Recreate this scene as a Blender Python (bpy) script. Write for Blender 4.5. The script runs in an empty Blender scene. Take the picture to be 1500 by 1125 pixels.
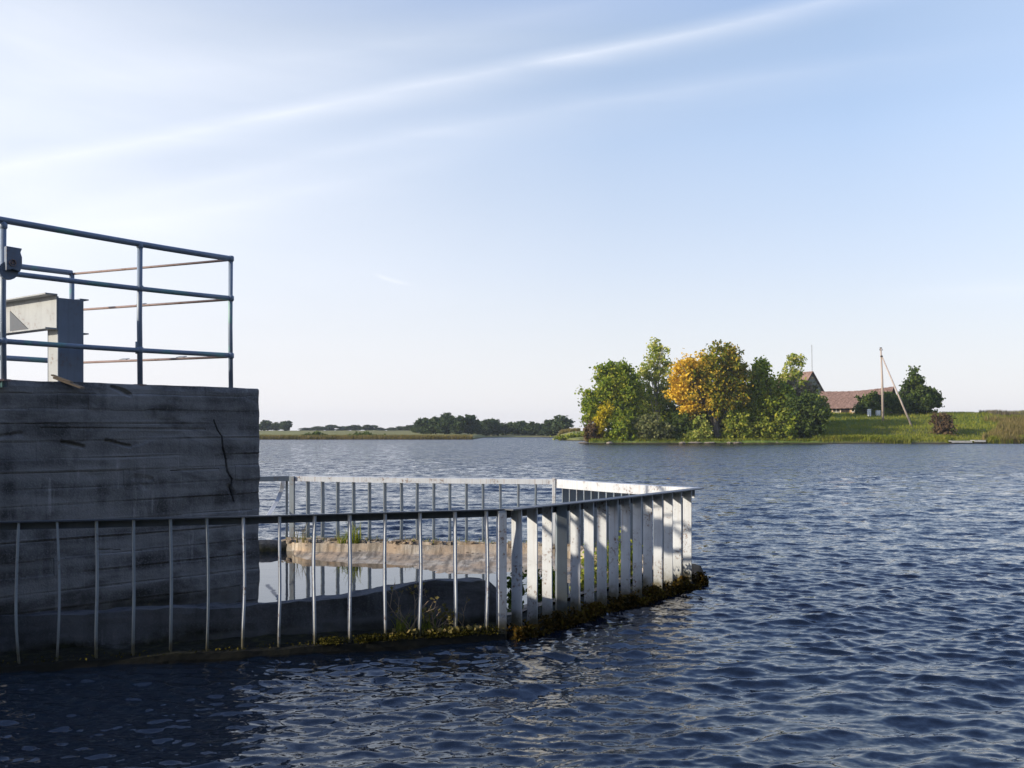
import bpy, bmesh, math, random
import numpy as np
from mathutils import Vector, Matrix

R = math.radians
H = 1.75            # eye height above the lake
FPX = 1500.0        # focal length in photo pixels
HY = 632.0          # horizon row in the photo
SUN_DIR = Vector((-0.932, -0.363, 0.0)).normalized()
SUN_EL = R(18.0)
# ------------------------------------------------------------------ camera, sky, sun, exposure
sc = bpy.context.scene
cam_d = bpy.data.cameras.new('camera')
cam = bpy.data.objects.new('camera', cam_d)
sc.collection.objects.link(cam)
cam.location = (0, 0, H)
cam.rotation_euler = (R(90), 0, 0)
cam_d.sensor_width = 36.0
cam_d.lens = 36.0
cam_d.shift_y = (HY - 562.5) / 1500.0
cam_d.clip_start = 0.1
cam_d.clip_end = 9000
sc.camera = cam

world = bpy.data.worlds.new('World')
sc.world = world
world.use_nodes = True
wn = world.node_tree
for n in list(wn.nodes):
    wn.nodes.remove(n)


class NT:
    """small helper round a node tree"""
    def __init__(self, nt):
        self.nt = nt

    def n(self, typ, **kw):
        nd = self.nt.nodes.new(typ)
        for k, v in kw.items():
            setattr(nd, k, v)
        return nd

    def link(self, a, b):
        self.nt.links.new(a, b)

    def val(self, sock, v):
        if hasattr(v, 'is_linked') or hasattr(v, 'links'):
            self.nt.links.new(v, sock)
        else:
            sock.default_value = v

    def math(self, op, a, b=0.0, c=None, clamp=False):
        m = self.n('ShaderNodeMath', operation=op)
        m.use_clamp = clamp
        self.val(m.inputs[0], a)
        self.val(m.inputs[1], b)
        if c is not None:
            self.val(m.inputs[2], c)
        return m.outputs[0]

    def mix(self, f, a, b, blend='MIX'):
        m = self.n('ShaderNodeMix', data_type='RGBA', blend_type=blend)
        self.val(m.inputs[0], f)
        self.val(m.inputs[6], a if not isinstance(a, tuple) else (*a[:3], 1))
        self.val(m.inputs[7], b if not isinstance(b, tuple) else (*b[:3], 1))
        return m.outputs[2]

    def ramp(self, f, stops, interp='LINEAR'):
        r = self.n('ShaderNodeValToRGB')
        r.color_ramp.interpolation = interp
        el = r.color_ramp.elements
        while len(el) > 1:
            el.remove(el[-1])
        el[0].position = stops[0][0]
        c = stops[0][1]
        el[0].color = (*c, 1) if isinstance(c, tuple) else (c, c, c, 1)
        for p, c in stops[1:]:
            e = el.new(p)
            e.color = (*c, 1) if isinstance(c, tuple) else (c, c, c, 1)
        self.val(r.inputs[0], f)
        return r.outputs[0]

    def noise(self, vec, scale=1.0, detail=4, rough=0.5, dist=0.0):
        t = self.n('ShaderNodeTexNoise')
        t.inputs['Scale'].default_value = scale
        t.inputs['Detail'].default_value = detail
        t.inputs['Roughness'].default_value = rough
        t.inputs['Distortion'].default_value = dist
        if vec is not None:
            self.link(vec, t.inputs['Vector'])
        return t.outputs[0]

    def mapping(self, vec, scale=(1, 1, 1), rot=(0, 0, 0), loc=(0, 0, 0)):
        m = self.n('ShaderNodeMapping')
        m.inputs['Scale'].default_value = scale
        m.inputs['Rotation'].default_value = rot
        m.inputs['Location'].default_value = loc
        self.link(vec, m.inputs['Vector'])
        return m.outputs[0]


W = NT(wn)
sky = W.n('ShaderNodeTexSky', sky_type='NISHITA')
sky.sun_disc = False
sky.sun_elevation = SUN_EL
sky.sun_rotation = math.atan2(SUN_DIR.x, SUN_DIR.y)
sky.air_density = 1.0
sky.dust_density = 1.2
sky.ozone_density = 1.6
tc = W.n('ShaderNodeTexCoord')
sep = W.n('ShaderNodeSeparateXYZ')
W.link(tc.outputs['Generated'], sep.inputs[0])
dx, dy, dz = sep.outputs
az = W.math('ARCTAN2', dx, dy)                       # radians, 0 = +Y, + = right
el = W.math('ARCSINE', dz)
comb = W.n('ShaderNodeCombineXYZ')
W.link(az, comb.inputs[0])
W.link(el, comb.inputs[1])
sph = comb.outputs[0]


def elev_line(a0, a1, a2):
    """quadratic in azimuth"""
    q = W.math('MULTIPLY', az, W.math('MULTIPLY', az, a2))
    return W.math('ADD', W.math('ADD', q, W.math('MULTIPLY', az, a1)), a0)


def fitq(pts):
    A, E = [], []
    for px, py in pts:
        u = (px - 750) / FPX
        v = (HY - py) / FPX
        a = math.atan(u)
        A.append(a)
        E.append(math.atan(v * math.cos(a)))
    c = np.polyfit(A, E, 2)
    return c[2], c[1], c[0]


wob = W.noise(W.mapping(sph, (3.0, 3.0, 1)), 1.0, 3, 0.5)
wobble = W.math('MULTIPLY', W.math('SUBTRACT', wob, 0.5), 0.016)


def streak(pts, width_lo, width_hi, amp, seed, a0=None, a1=None):
    """soft cirrus filament following a line through the given sky points; wide below, crisp above"""
    c = fitq(pts)
    d = W.math('SUBTRACT', W.math('ADD', el, wobble), elev_line(*c))
    up = W.math('SUBTRACT', 1.0, W.math('DIVIDE', W.math('MAXIMUM', d, 0.0), width_hi), clamp=True)
    dn = W.math('ADD', 1.0, W.math('DIVIDE', W.math('MINIMUM', d, 0.0), width_lo), clamp=True)
    m = W.math('MULTIPLY', W.math('POWER', up, 1.6), W.math('POWER', dn, 2.0))
    nz = W.noise(W.mapping(sph, (5, 34, 1), (0, 0, R(-20)), (seed, seed * 2, 0)), 1.0, 5, 0.55, 0.3)
    m = W.math('MULTIPLY', m, W.ramp(nz, [(0.25, 0.35), (0.7, 1.0)]))
    if a0 is not None:   # fades with azimuth
        m = W.math('MULTIPLY', m, W.ramp(W.math('ADD', W.math('MULTIPLY', az, 0.5), 0.5), [((a0 + 1.0) / 2, 1.0), ((a1 + 1.0) / 2, 0.0)]))
    return W.math('MULTIPLY', m, amp)


s1 = streak([(-300, 300), (0, 248), (330, 180), (640, 122), (900, 68), (1250, -5)], 0.024, 0.014, 0.50, 1.3, 0.20, 0.55)
s2 = streak([(0, 345), (300, 255), (600, 205), (900, 150), (1350, 80)], 0.045, 0.018, 0.24, 7.7, 0.05, 0.50)
s3 = streak([(-100, 360), (200, 322), (560, 255)], 0.06, 0.02, 0.34, 4.1, -0.28, -0.02)
s4 = streak([(0, 120), (400, 90), (800, 20)], 0.06, 0.03, 0.20, 2.1, -0.1, 0.35)
s5 = streak([(540, 398), (570, 410), (600, 418)], 0.004, 0.004, 0.45, 9.1, -0.11, -0.095)
s5 = W.math('MULTIPLY', s5, W.ramp(W.math('ADD', az, 1.0), [(0.865, 0.0), (0.875, 1.0)]))
s6 = streak([(1200, 440), (1400, 425), (1800, 405)], 0.02, 0.012, 0.22, 5.5)
s6 = W.math('MULTIPLY', s6, W.ramp(W.math('ADD', W.math('MULTIPLY', az, 0.5), 0.5), [(0.665, 0.0), (0.725, 1.0)]))
# broad veil thickening towards the left (the sun's side) and towards the horizon
veil_n = W.noise(W.mapping(sph, (2.2, 9, 1), (0, 0, R(-14))), 1.0, 5, 0.55, 0.4)
left = W.ramp(W.math('ADD', W.math('MULTIPLY', az, 0.5), 0.5), [(0.05, 0.70), (0.28, 0.66), (0.42, 0.34), (0.55, 0.06), (0.66, 0.0), (0.98, 0.3)])
low = W.ramp(el, [(0.0, 0.90), (0.04, 0.80), (0.11, 0.62), (0.2, 0.40), (0.30, 0.20), (0.45, 0.10)])
veil = W.math('MULTIPLY', left, W.ramp(veil_n, [(0.3, 0.65), (0.65, 1.0)]))
veil = W.math('MULTIPLY', veil, W.ramp(el, [(0.0, 1.0), (0.33, 1.0), (0.5, 0.3), (0.9, 0.05)]))
vv = W.math('SUBTRACT', 1.0, W.math('MULTIPLY', W.math('SUBTRACT', 1.0, veil), W.math('SUBTRACT', 1.0, low)))
inv = W.math('SUBTRACT', 1.0, vv)
for s in (s1, s2, s3, s4, s5, s6):
    inv = W.math('MULTIPLY', inv, W.math('SUBTRACT', 1.0, s))
cover = W.math('SUBTRACT', 1.0, inv, clamp=True)
CLOUD = 7.5
cloudc = W.mix(W.ramp(el, [(0.0, 0.0), (0.16, 1.0)]), (CLOUD * 0.89, CLOUD * 0.87, CLOUD * 0.885), (CLOUD * 0.98, CLOUD * 1.0, CLOUD * 1.06))
skyblue = W.mix(1.0, sky.outputs[0], W.ramp(W.math('MULTIPLY', el, 0.64), [(0.0, (0.36, 0.375, 0.42)), (0.05, (0.32, 0.355, 0.42)), (0.10, (0.325, 0.39, 0.50)), (0.175, (0.55, 0.59, 0.67)), (0.235, (0.70, 0.685, 0.71)), (0.30, (0.56, 0.68, 0.90)), (0.5, (0.46, 0.68, 1.08)), (1.0, (0.40, 0.62, 1.05))]), 'MULTIPLY')
skyblue = W.mix(1.0, skyblue, (2.0, 2.0, 2.0), 'MULTIPLY')
skycol = W.mix(cover, skyblue, cloudc)
bg = W.n('ShaderNodeBackground')
bg.inputs['Strength'].default_value = 0.13
W.link(skycol, bg.inputs['Color'])
wo = W.n('ShaderNodeOutputWorld')
W.link(bg.outputs[0], wo.inputs['Surface'])

sun_d = bpy.data.lights.new('sun', 'SUN')
sun_d.energy = 5.0
sun_d.angle = R(0.5)
sun_d.color = (1.0, 0.90, 0.74)
sun = bpy.data.objects.new('sun', sun_d)
sc.collection.objects.link(sun)
to_sun = Vector((SUN_DIR.x * math.cos(SUN_EL), SUN_DIR.y * math.cos(SUN_EL), math.sin(SUN_EL)))
sun.rotation_euler = to_sun.to_track_quat('Z', 'Y').to_euler()
sun.location = to_sun * 50

sc.view_settings.view_transform = 'Standard'
sc.view_settings.look = 'None'
sc.view_settings.exposure = 0.24
sc.view_settings.gamma = 1.0
sc.cycles.max_bounces = 6
sc.cycles.volume_bounces = 0

# ------------------------------------------------------------------ helpers
COL = sc.collection
rng = np.random.default_rng(7)
random.seed(7)


def at(px, Y, z=None, py=None):
    """point at depth Y seen at photo column px (row py gives the height)"""
    if py is not None:
        z = H + (HY - py) * Y / FPX
    return Vector(((px - 750) / FPX * Y, Y, z if z is not None else 0.0))


def tag(o, label=None, cat=None, group=None, kind=None):
    if label:
        o['label'] = label
    if cat:
        o['category'] = cat
    if group:
        o['group'] = group
    if kind:
        o['kind'] = kind
    return o


def empty(name, loc):
    o = bpy.data.objects.new(name, None)
    o.location = loc
    o.empty_display_size = 0.1
    COL.objects.link(o)
    return o


def np_mesh(name, V, F, mat, parent=None, smooth=False, mats=None, mi=None):
    """V (n,3); F (m,4) or (m,3) int array or list of tuples; coordinates are world ones"""
    me = bpy.data.meshes.new(name)
    V = np.asarray(V, dtype=np.float32)
    off = np.array(world_loc(parent), dtype=np.float32) if parent is not None else np.zeros(3, np.float32)
    V = V - off
    if isinstance(F, np.ndarray):
        k = F.shape[1]
        me.vertices.add(len(V))
        me.vertices.foreach_set('co', V.ravel())
        me.loops.add(F.size)
        me.loops.foreach_set('vertex_index', F.ravel().astype(np.int32))
        me.polygons.add(len(F))
        me.polygons.foreach_set('loop_start', np.arange(0, F.size, k, dtype=np.int32))
        me.update(calc_edges=True)
        me.validate()
    else:
        me.from_pydata([tuple(map(float, v)) for v in V], [], F)
        me.update()
    if smooth:
        me.polygons.foreach_set('use_smooth', np.ones(len(me.polygons), dtype=bool))
    for m in ([mat] if mats is None else mats):
        me.materials.append(m)
    if mi is not None:
        me.polygons.foreach_set('material_index', np.asarray(mi, dtype=np.int32))
    o = bpy.data.objects.new(name, me)
    COL.objects.link(o)
    if parent is not None:
        o.parent = parent
    return o


def world_loc(o):
    p = Vector(o.location)
    while o.parent is not None:
        o = o.parent
        p = p + Vector(o.location)
    return p


class MB:
    def __init__(self):
        self.v, self.f = [], []

    def quad(self, a, b, c, d):
        n = len(self.v)
        self.v += [Vector(a), Vector(b), Vector(c), Vector(d)]
        self.f.append((n, n + 1, n + 2, n + 3))

    def hexa(self, p):
        """8 corners: bottom loop 0-3, top loop 4-7"""
        n = len(self.v)
        self.v += [Vector(q) for q in p]
        for f in ((0, 3, 2, 1), (4, 5, 6, 7), (0, 1, 5, 4), (1, 2, 6, 5), (2, 3, 7, 6), (3, 0, 4, 7)):
            self.f.append(tuple(n + i for i in f))

    def box(self, o, u, v, w):
        """corner o, edge vectors u, v, w"""
        o, u, v, w = Vector(o), Vector(u), Vector(v), Vector(w)
        self.hexa([o, o + u, o + u + v, o + v, o + w, o + u + w, o + u + v + w, o + v + w])

    def tube(self, pts, rad, seg=8, caps=True):
        pts = [Vector(p) for p in pts]
        if not isinstance(rad, (list, tuple)):
            rad = [rad] * len(pts)
        rings = []
        for i, p in enumerate(pts):
            d = (pts[min(i + 1, len(pts) - 1)] - pts[max(i - 1, 0)]).normalized()
            a = Vector((0, 0, 1)) if abs(d.z) < 0.9 else Vector((1, 0, 0))
            u = d.cross(a).normalized()
            w = d.cross(u).normalized()
            n = len(self.v)
            for k in range(seg):
                t = 2 * math.pi * k / seg
                self.v.append(p + (u * math.cos(t) + w * math.sin(t)) * rad[i])
            rings.append(n)
        for a, b in zip(rings[:-1], rings[1:]):
            for k in range(seg):
                self.f.append((a + k, a + (k + 1) % seg, b + (k + 1) % seg, b + k))
        if caps:
            self.f.append(tuple(rings[0] + k for k in reversed(range(seg))))
            self.f.append(tuple(rings[-1] + k for k in range(seg)))

    def build(self, name, mat, parent=None, smooth=False, bevel=0.0):
        o = np_mesh(name, [tuple(v) for v in self.v], self.f, mat, parent, smooth)
        bm = bmesh.new()
        bm.from_mesh(o.data)
        bmesh.ops.recalc_face_normals(bm, faces=bm.faces)
        bm.to_mesh(o.data)
        bm.free()
        if bevel:
            m = o.modifiers.new('bevel', 'BEVEL')
            m.width = bevel
            m.segments = 2
            m.limit_method = 'ANGLE'
        return o


def new_mat(name):
    m = bpy.data.materials.new(name)
    m.use_nodes = True
    nt = m.node_tree
    for n in list(nt.nodes):
        nt.nodes.remove(n)
    t = NT(nt)
    out = t.n('ShaderNodeOutputMaterial')
    return m, t, out


def principled(t, out, color, rough=0.7, metallic=0.0, spec=0.5, bump=None, bump_strength=0.3, bump_dist=0.01):
    p = t.n('ShaderNodeBsdfPrincipled')
    t.val(p.inputs['Base Color'], color if not isinstance(color, tuple) else (*color[:3], 1))
    t.val(p.inputs['Roughness'], rough)
    p.inputs['Metallic'].default_value = metallic
    p.inputs['Specular IOR Level'].default_value = spec
    if bump is not None:
        b = t.n('ShaderNodeBump')
        b.inputs['Strength'].default_value = bump_strength
        b.inputs['Distance'].default_value = bump_dist
        t.link(bump, b.inputs['Height'])
        t.link(b.outputs[0], p.inputs['Normal'])
    t.link(p.outputs[0], out.inputs['Surface'])
    return p


def objpos(t):
    g = t.n('ShaderNodeNewGeometry')
    return g.outputs['Position']


def leaf_mat(name, cols, trans=0.35, patch=0.35):
    """cols: list of colours picked per leaf and per patch of the crown"""
    m, t, out = new_mat(name)
    g = t.n('ShaderNodeNewGeometry')
    pos = g.outputs['Position']
    rnd = g.outputs['Random Per Island']
    nz = t.noise(pos, patch, 3, 0.6)
    f = t.math('ADD', t.math('MULTIPLY', rnd, 0.55), t.math('MULTIPLY', t.math('SUBTRACT', nz, 0.25), 0.95), clamp=True)
    n = len(cols)
    c = t.ramp(f, [(0.05 + 0.85 * i / max(1, n - 1), cols[i]) for i in range(n)])
    d = t.n('ShaderNodeBsdfDiffuse')
    tr = t.n('ShaderNodeBsdfTranslucent')
    t.link(c, d.inputs[0])
    t.link(t.mix(1.0, c, (1.0, 1.25, 0.6), 'MULTIPLY'), tr.inputs[0])
    mx = t.n('ShaderNodeMixShader')
    mx.inputs[0].default_value = trans
    t.link(d.outputs[0], mx.inputs[1])
    t.link(tr.outputs[0], mx.inputs[2])
    t.link(mx.outputs[0], out.inputs['Surface'])
    return m


# ------------------------------------------------------------------ materials
def mat_water(calm=False):
    m, t, out = new_mat('calm_water' if calm else 'lake_water')
    pos = objpos(t)
    p = t.n('ShaderNodeBsdfPrincipled')
    p.inputs['Base Color'].default_value = (0.003, 0.0065, 0.014, 1)
    p.inputs['IOR'].default_value = 1.45
    p.inputs['Roughness'].default_value = 0.02 if calm else 0.045
    b = t.n('ShaderNodeBump')
    if calm:
        n1 = t.noise(t.mapping(pos, (3.0, 3.0, 1)), 1.0, 3, 0.5)
        b.inputs['Strength'].default_value = 0.25
        b.inputs['Distance'].default_value = 0.006
        t.link(n1, b.inputs['Height'])
    else:
        # the mesh carries the waves near the bank, ripples and far chop tilt the normal directly
        cd = t.n('ShaderNodeVectorMath', operation='LENGTH')
        t.link(pos, cd.inputs[0])
        far = t.ramp(t.math('DIVIDE', cd.outputs['Value'], 100.0, clamp=True), [(0.07, 0.0), (0.18, 0.55), (0.50, 1.0)])
        tot = t.n('ShaderNodeNewGeometry').outputs['Normal']
        for sc_, base_, gain, rot in ((2.6, 0.0, 0.95, 14), (8.0, 0.18, 0.75, -18), (26.0, 0.32, 0.3, 5)):
            nn = t.n('ShaderNodeTexNoise')
            nn.inputs['Scale'].default_value = sc_
            nn.inputs['Detail'].default_value = 2
            t.link(t.mapping(pos, (0.75, 1.25, 1), (0, 0, R(rot))), nn.inputs['Vector'])
            v1 = t.n('ShaderNodeVectorMath', operation='SUBTRACT')
            t.link(nn.outputs['Color'], v1.inputs[0])
            v1.inputs[1].default_value = (0.5, 0.5, 0.5)
            v2 = t.n('ShaderNodeVectorMath', operation='MULTIPLY')
            sx = t.n('ShaderNodeSeparateXYZ')
            t.link(v1.outputs[0], sx.inputs[0])
            yb = t.math('SUBTRACT', sx.outputs[1], t.math('MULTIPLY', far, 0.055))
            cy = t.n('ShaderNodeCombineXYZ')
            t.link(sx.outputs[0], cy.inputs[0])
            t.link(yb, cy.inputs[1])
            t.link(cy.outputs[0], v2.inputs[0])
            amp = t.math('ADD', base_, t.math('MULTIPLY', far, gain))
            cb = t.n('ShaderNodeCombineXYZ')
            t.link(t.math('MULTIPLY', amp, 0.7), cb.inputs[0])
            t.link(amp, cb.inputs[1])
            t.link(cb.outputs[0], v2.inputs[1])
            ad = t.n('ShaderNodeVectorMath', operation='ADD')
            t.link(tot, ad.inputs[0])
            t.link(v2.outputs[0], ad.inputs[1])
            tot = ad.outputs[0]
        b = t.n('ShaderNodeVectorMath', operation='NORMALIZE')
        t.link(tot, b.inputs[0])
    t.link(b.outputs[0], p.inputs['Normal'])
    t.link(p.outputs[0], out.inputs['Surface'])
    return m


def mat_concrete(name, dark, light, moss_z=None, streaks=0.6, warm=None, pits=False, boards=False):
    m, t, out = new_mat(name)
    pos = objpos(t)
    n1 = t.noise(pos, 2.2, 6, 0.62)
    n2 = t.noise(pos, 14.0, 5, 0.65)
    n3 = t.noise(t.mapping(pos, (5.0, 5.0, 0.7)), 1.0, 4, 0.6, 0.3)     # drips
    n4 = t.noise(pos, 70.0, 3, 0.6)
    bd = t.noise(t.mapping(pos, (0.9, 0.9, 7.0)), 1.0, 2, 0.5)           # board to board tone
    f = t.math('ADD', t.math('MULTIPLY', n1, 0.5), t.math('MULTIPLY', n2, 0.25))
    f = t.math('ADD', f, t.math('MULTIPLY', bd, 0.25))
    c = t.ramp(f, [(0.36, dark), (0.64, light)])
    c = t.mix(t.math('MULTIPLY', t.ramp(n3, [(0.45, 0.0), (0.62, 1.0)]), streaks), c, tuple(0.35 * x for x in dark))
    c = t.mix(t.ramp(n4, [(0.5, 0.0), (0.8, 0.5)]), c, tuple(min(1, 1.5 * x) for x in light))
    if warm:
        w = t.ramp(t.noise(pos, 3.0, 4, 0.6), [(0.42, 0.0), (0.62, 0.8)])
        c = t.mix(w, c, warm)
    if moss_z is not None:
        s = t.n('ShaderNodeSeparateXYZ')
        t.link(pos, s.inputs[0])
        zz = t.math('ADD', s.outputs[2], t.math('MULTIPLY', t.math('SUBTRACT', n1, 0.5), 0.35))
        zz = t.math('ADD', zz, t.math('MULTIPLY', t.math('SUBTRACT', n2, 0.5), 0.12))
        fm = t.ramp(t.math('DIVIDE', zz, moss_z), [(0.55, 1.0), (1.0, 0.0)])
        mossc = t.ramp(n2, [(0.35, (0.005, 0.006, 0.003)), (0.55, (0.018, 0.019, 0.006)), (0.7, (0.06, 0.052, 0.012))])
        c = t.mix(fm, c, mossc)
    if moss_z is not None:
        sw = t.n('ShaderNodeSeparateXYZ')
        t.link(pos, sw.inputs[0])
        wet = t.ramp(t.math('ADD', sw.outputs[2], t.math('MULTIPLY', t.math('SUBTRACT', n2, 0.5), 0.05)), [(0.06, 1.0), (0.115, 0.0)])
        c = t.mix(t.math('MULTIPLY', wet, 0.9), c, (0.006, 0.006, 0.004))
    if boards:     # each formwork board left its own tone, with pale lime runs below the joints
        b1 = t.noise(t.mapping(pos, (0.8, 0.8, 8.5)), 1.0, 1, 0.4)
        c = t.mix(t.ramp(b1, [(0.40, 0.0), (0.60, 0.55)]), c, tuple(1.25 * x for x in light))
        b2 = t.noise(t.mapping(pos, (1.4, 1.4, 3.0)), 1.0, 5, 0.7, 0.5)
        c = t.mix(t.ramp(b2, [(0.52, 0.0), (0.66, 0.65)]), c, tuple(0.55 * x for x in dark))
        lr = t.math('MULTIPLY', t.ramp(t.noise(t.mapping(pos, (22, 22, 1.0)), 1.0, 3, 0.6), [(0.60, 0.0), (0.72, 1.0)]), t.ramp(n1, [(0.5, 0.0), (0.6, 0.5)]))
        c = t.mix(lr, c, tuple(1.9 * x for x in light))
    if pits:
        vo = t.n('ShaderNodeTexVoronoi')
        vo.inputs['Scale'].default_value = 7.0
        t.link(t.mapping(pos, (1, 1, 2.0)), vo.inputs['Vector'])
        pm = t.math('MULTIPLY', t.ramp(vo.outputs['Distance'], [(0.10, 1.0), (0.22, 0.0)]), t.ramp(n2, [(0.38, 0.0), (0.50, 1.0)]))
        c = t.mix(pm, c, (0.045, 0.035, 0.025))
        st = t.noise(t.mapping(pos, (13.0, 1.6, 1.0)), 1.0, 4, 0.6)
        c = t.mix(t.ramp(st, [(0.46, 0.0), (0.62, 0.75)]), c, (0.11, 0.09, 0.065))
    bh = t.math('ADD', t.math('MULTIPLY', n2, 1.0), t.math('MULTIPLY', n4, 0.35))
    principled(t, out, c, 0.9, spec=0.25, bump=bh, bump_strength=0.8, bump_dist=0.012)
    return m


def mat_paint(name, col, rust=0.35, rough=0.45, green=0.0, stain=False):
    m, t, out = new_mat(name)
    pos = objpos(t)
    n1 = t.noise(pos, 6.0, 5, 0.6)
    n2 = t.noise(pos, 40.0, 4, 0.6)
    n3 = t.noise(t.mapping(pos, (30, 30, 2)), 1.0, 3, 0.6)
    c = t.mix(t.ramp(n1, [(0.35, 0.0), (0.7, 0.6)]), col, tuple(0.72 * x for x in col))
    c = t.mix(t.ramp(n3, [(0.5, 0.0), (0.75, 0.35)]), c, tuple(0.6 * x for x in col))
    if green:
        c = t.mix(t.ramp(t.noise(pos, 3.0, 2, 0.5), [(0.56, 0.0), (0.6, green)]), c, (0.12, 0.34, 0.27))
    mask = t.math('MULTIPLY', t.ramp(n1, [(0.52, 0.0), (0.62, 1.0)]), t.ramp(n2, [(0.52, 0.0), (0.6, 1.0)]))
    c = t.mix(t.math('MULTIPLY', mask, rust), c, (0.13, 0.06, 0.03))
    if stain:      # rust runs from the top weld and slime near the water
        s = t.n('ShaderNodeSeparateXYZ')
        t.link(pos, s.inputs[0])
        zt = t.math('ADD', s.outputs[2], t.math('MULTIPLY', t.math('SUBTRACT', n1, 0.5), 0.35))
        slime = t.ramp(zt, [(0.12, 0.95), (0.22, 0.35), (0.42, 0.0)])
        c = t.mix(slime, c, (0.075, 0.062, 0.028))
        runs = t.math('MULTIPLY', t.ramp(t.noise(t.mapping(pos, (55, 55, 1.2)), 1.0, 3, 0.6), [(0.56, 0.0), (0.70, 1.0)]), t.ramp(zt, [(0.45, 0.0), (1.05, 0.55)]))
        c = t.mix(runs, c, (0.24, 0.14, 0.08))
    principled(t, out, c, rough, spec=0.4, bump=n2, bump_strength=0.25, bump_dist=0.002)
    return m


M = {}
M['water'] = mat_water()
M['pool'] = mat_water(True)
M['pier'] = mat_concrete('weathered_dark_concrete', (0.068, 0.064, 0.060), (0.22, 0.212, 0.20), moss_z=0.42, streaks=0.7, boards=True)
M['curb'] = mat_concrete('wet_grey_concrete', (0.045, 0.046, 0.047), (0.13, 0.132, 0.135), moss_z=0.22, streaks=0.4)
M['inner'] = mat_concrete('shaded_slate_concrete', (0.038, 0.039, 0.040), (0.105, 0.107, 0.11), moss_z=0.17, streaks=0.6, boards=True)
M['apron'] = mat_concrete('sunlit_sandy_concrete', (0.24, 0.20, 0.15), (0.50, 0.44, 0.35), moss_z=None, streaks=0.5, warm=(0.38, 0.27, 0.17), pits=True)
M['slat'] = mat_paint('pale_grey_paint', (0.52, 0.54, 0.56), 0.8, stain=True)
M['slat_shaded'] = mat_paint('shaded_grey_paint', (0.20, 0.23, 0.25), 0.4, stain=True)  # fence paint darkened in colour for parts in shade; clamps and tabs share it
M['rail'] = mat_paint('blue_grey_paint', (0.19, 0.235, 0.30), 0.2, 0.4, green=0.5)
M['rust'] = mat_paint('rusty_pipe_paint', (0.24, 0.17, 0.15), 0.9, 0.6)
M['bar'] = mat_paint('shaded_bar_paint', (0.30, 0.33, 0.34), 0.4, stain=True)  # same fence paint, with the shade over the left bars put into the colour
M['shaded_rail'] = mat_paint('shaded_rail_paint', (0.075, 0.085, 0.10), 0.2)  # fence paint with the shade on the near rails put into the colour
M['beam'] = mat_paint('cream_grey_paint', (0.345, 0.355, 0.355), 0.6)
M['col'] = mat_paint('slate_paint', (0.14, 0.175, 0.23), 0.3)


def mat_land():
    m, t, out = new_mat('meadow_ground')
    pos = objpos(t)
    s = t.n('ShaderNodeSeparateXYZ')
    t.link(pos, s.inputs[0])
    n1 = t.noise(t.mapping(pos, (0.05, 0.05, 0.2)), 1.0, 5, 0.6)
    n2 = t.noise(t.mapping(pos, (0.5, 0.9, 0.5)), 1.0, 5, 0.65)
    n3 = t.noise(pos, 2.5, 5, 0.7)
    green = t.ramp(n2, [(0.3, (0.035, 0.065, 0.012)), (0.55, (0.13, 0.175, 0.035)), (0.75, (0.21, 0.235, 0.06))])
    straw = t.ramp(n2, [(0.3, (0.15, 0.155, 0.05)), (0.7, (0.31, 0.29, 0.12))])
    # meadow left of the lake is dry straw, the near bank is lush
    farf = t.ramp(t.math('DIVIDE', s.outputs[1], 400.0), [(0.42, 0.0), (0.54, 1.0)])
    c = t.mix(farf, green, straw)
    c = t.mix(t.ramp(n1, [(0.45, 0.0), (0.62, 0.6)]), c, (0.14, 0.12, 0.055))
    # bare mud below the bank
    mud = t.ramp(t.math('ADD', s.outputs[2], t.math('MULTIPLY', t.math('SUBTRACT', n3, 0.5), 0.25)), [(0.05, 1.0), (0.22, 0.0)])
    c = t.mix(mud, c, (0.05, 0.04, 0.028))
    principled(t, out, c, 0.95, spec=0.1, bump=n3, bump_strength=1.0, bump_dist=0.25)
    return m


M['land'] = mat_land()
M['bark'] = mat_concrete('bark', (0.05, 0.04, 0.03), (0.15, 0.13, 0.10), streaks=0.3)
M['birch'] = mat_concrete('pale_bark', (0.22, 0.20, 0.17), (0.45, 0.43, 0.39), streaks=0.2)
G = lambda *a: list(a)
M['leaf_green'] = leaf_mat('green_leaves', G((0.074, 0.106, 0.016), (0.147, 0.202, 0.026), (0.251, 0.289, 0.036), (0.445, 0.386, 0.048)))
M['leaf_dark'] = leaf_mat('dark_leaves', G((0.032, 0.052, 0.016), (0.071, 0.104, 0.026), (0.129, 0.156, 0.039)), 0.25)
M['leaf_light'] = leaf_mat('light_leaves', G((0.101, 0.147, 0.027), (0.229, 0.276, 0.054), (0.408, 0.398, 0.093), (0.611, 0.502, 0.155)))
M['leaf_grey'] = leaf_mat('grey_green_leaves', G((0.077, 0.088, 0.035), (0.165, 0.176, 0.069), (0.286, 0.274, 0.118)))
M['leaf_yellow'] = leaf_mat('yellow_leaves', G((0.22, 0.18, 0.015), (0.45, 0.34, 0.02), (0.62, 0.47, 0.04)))
M['leaf_brown'] = leaf_mat('russet_leaves', G((0.05, 0.032, 0.02), (0.12, 0.075, 0.045), (0.20, 0.14, 0.07)))
M['leaf_olive'] = leaf_mat('olive_leaves', G((0.054, 0.084, 0.020), (0.143, 0.186, 0.029), (0.288, 0.298, 0.049), (0.431, 0.391, 0.069)))
M['leaf_far'] = leaf_mat('far_leaves', G((0.028, 0.045, 0.022), (0.055, 0.08, 0.036), (0.10, 0.125, 0.055)), 0.2, 0.15)  # lightened to put distance haze into the leaf colour
M['leaf_dry'] = leaf_mat('dry_pinkish_leaves', G((0.10, 0.08, 0.06), (0.2, 0.16, 0.12), (0.11, 0.12, 0.05)), 0.3)
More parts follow.
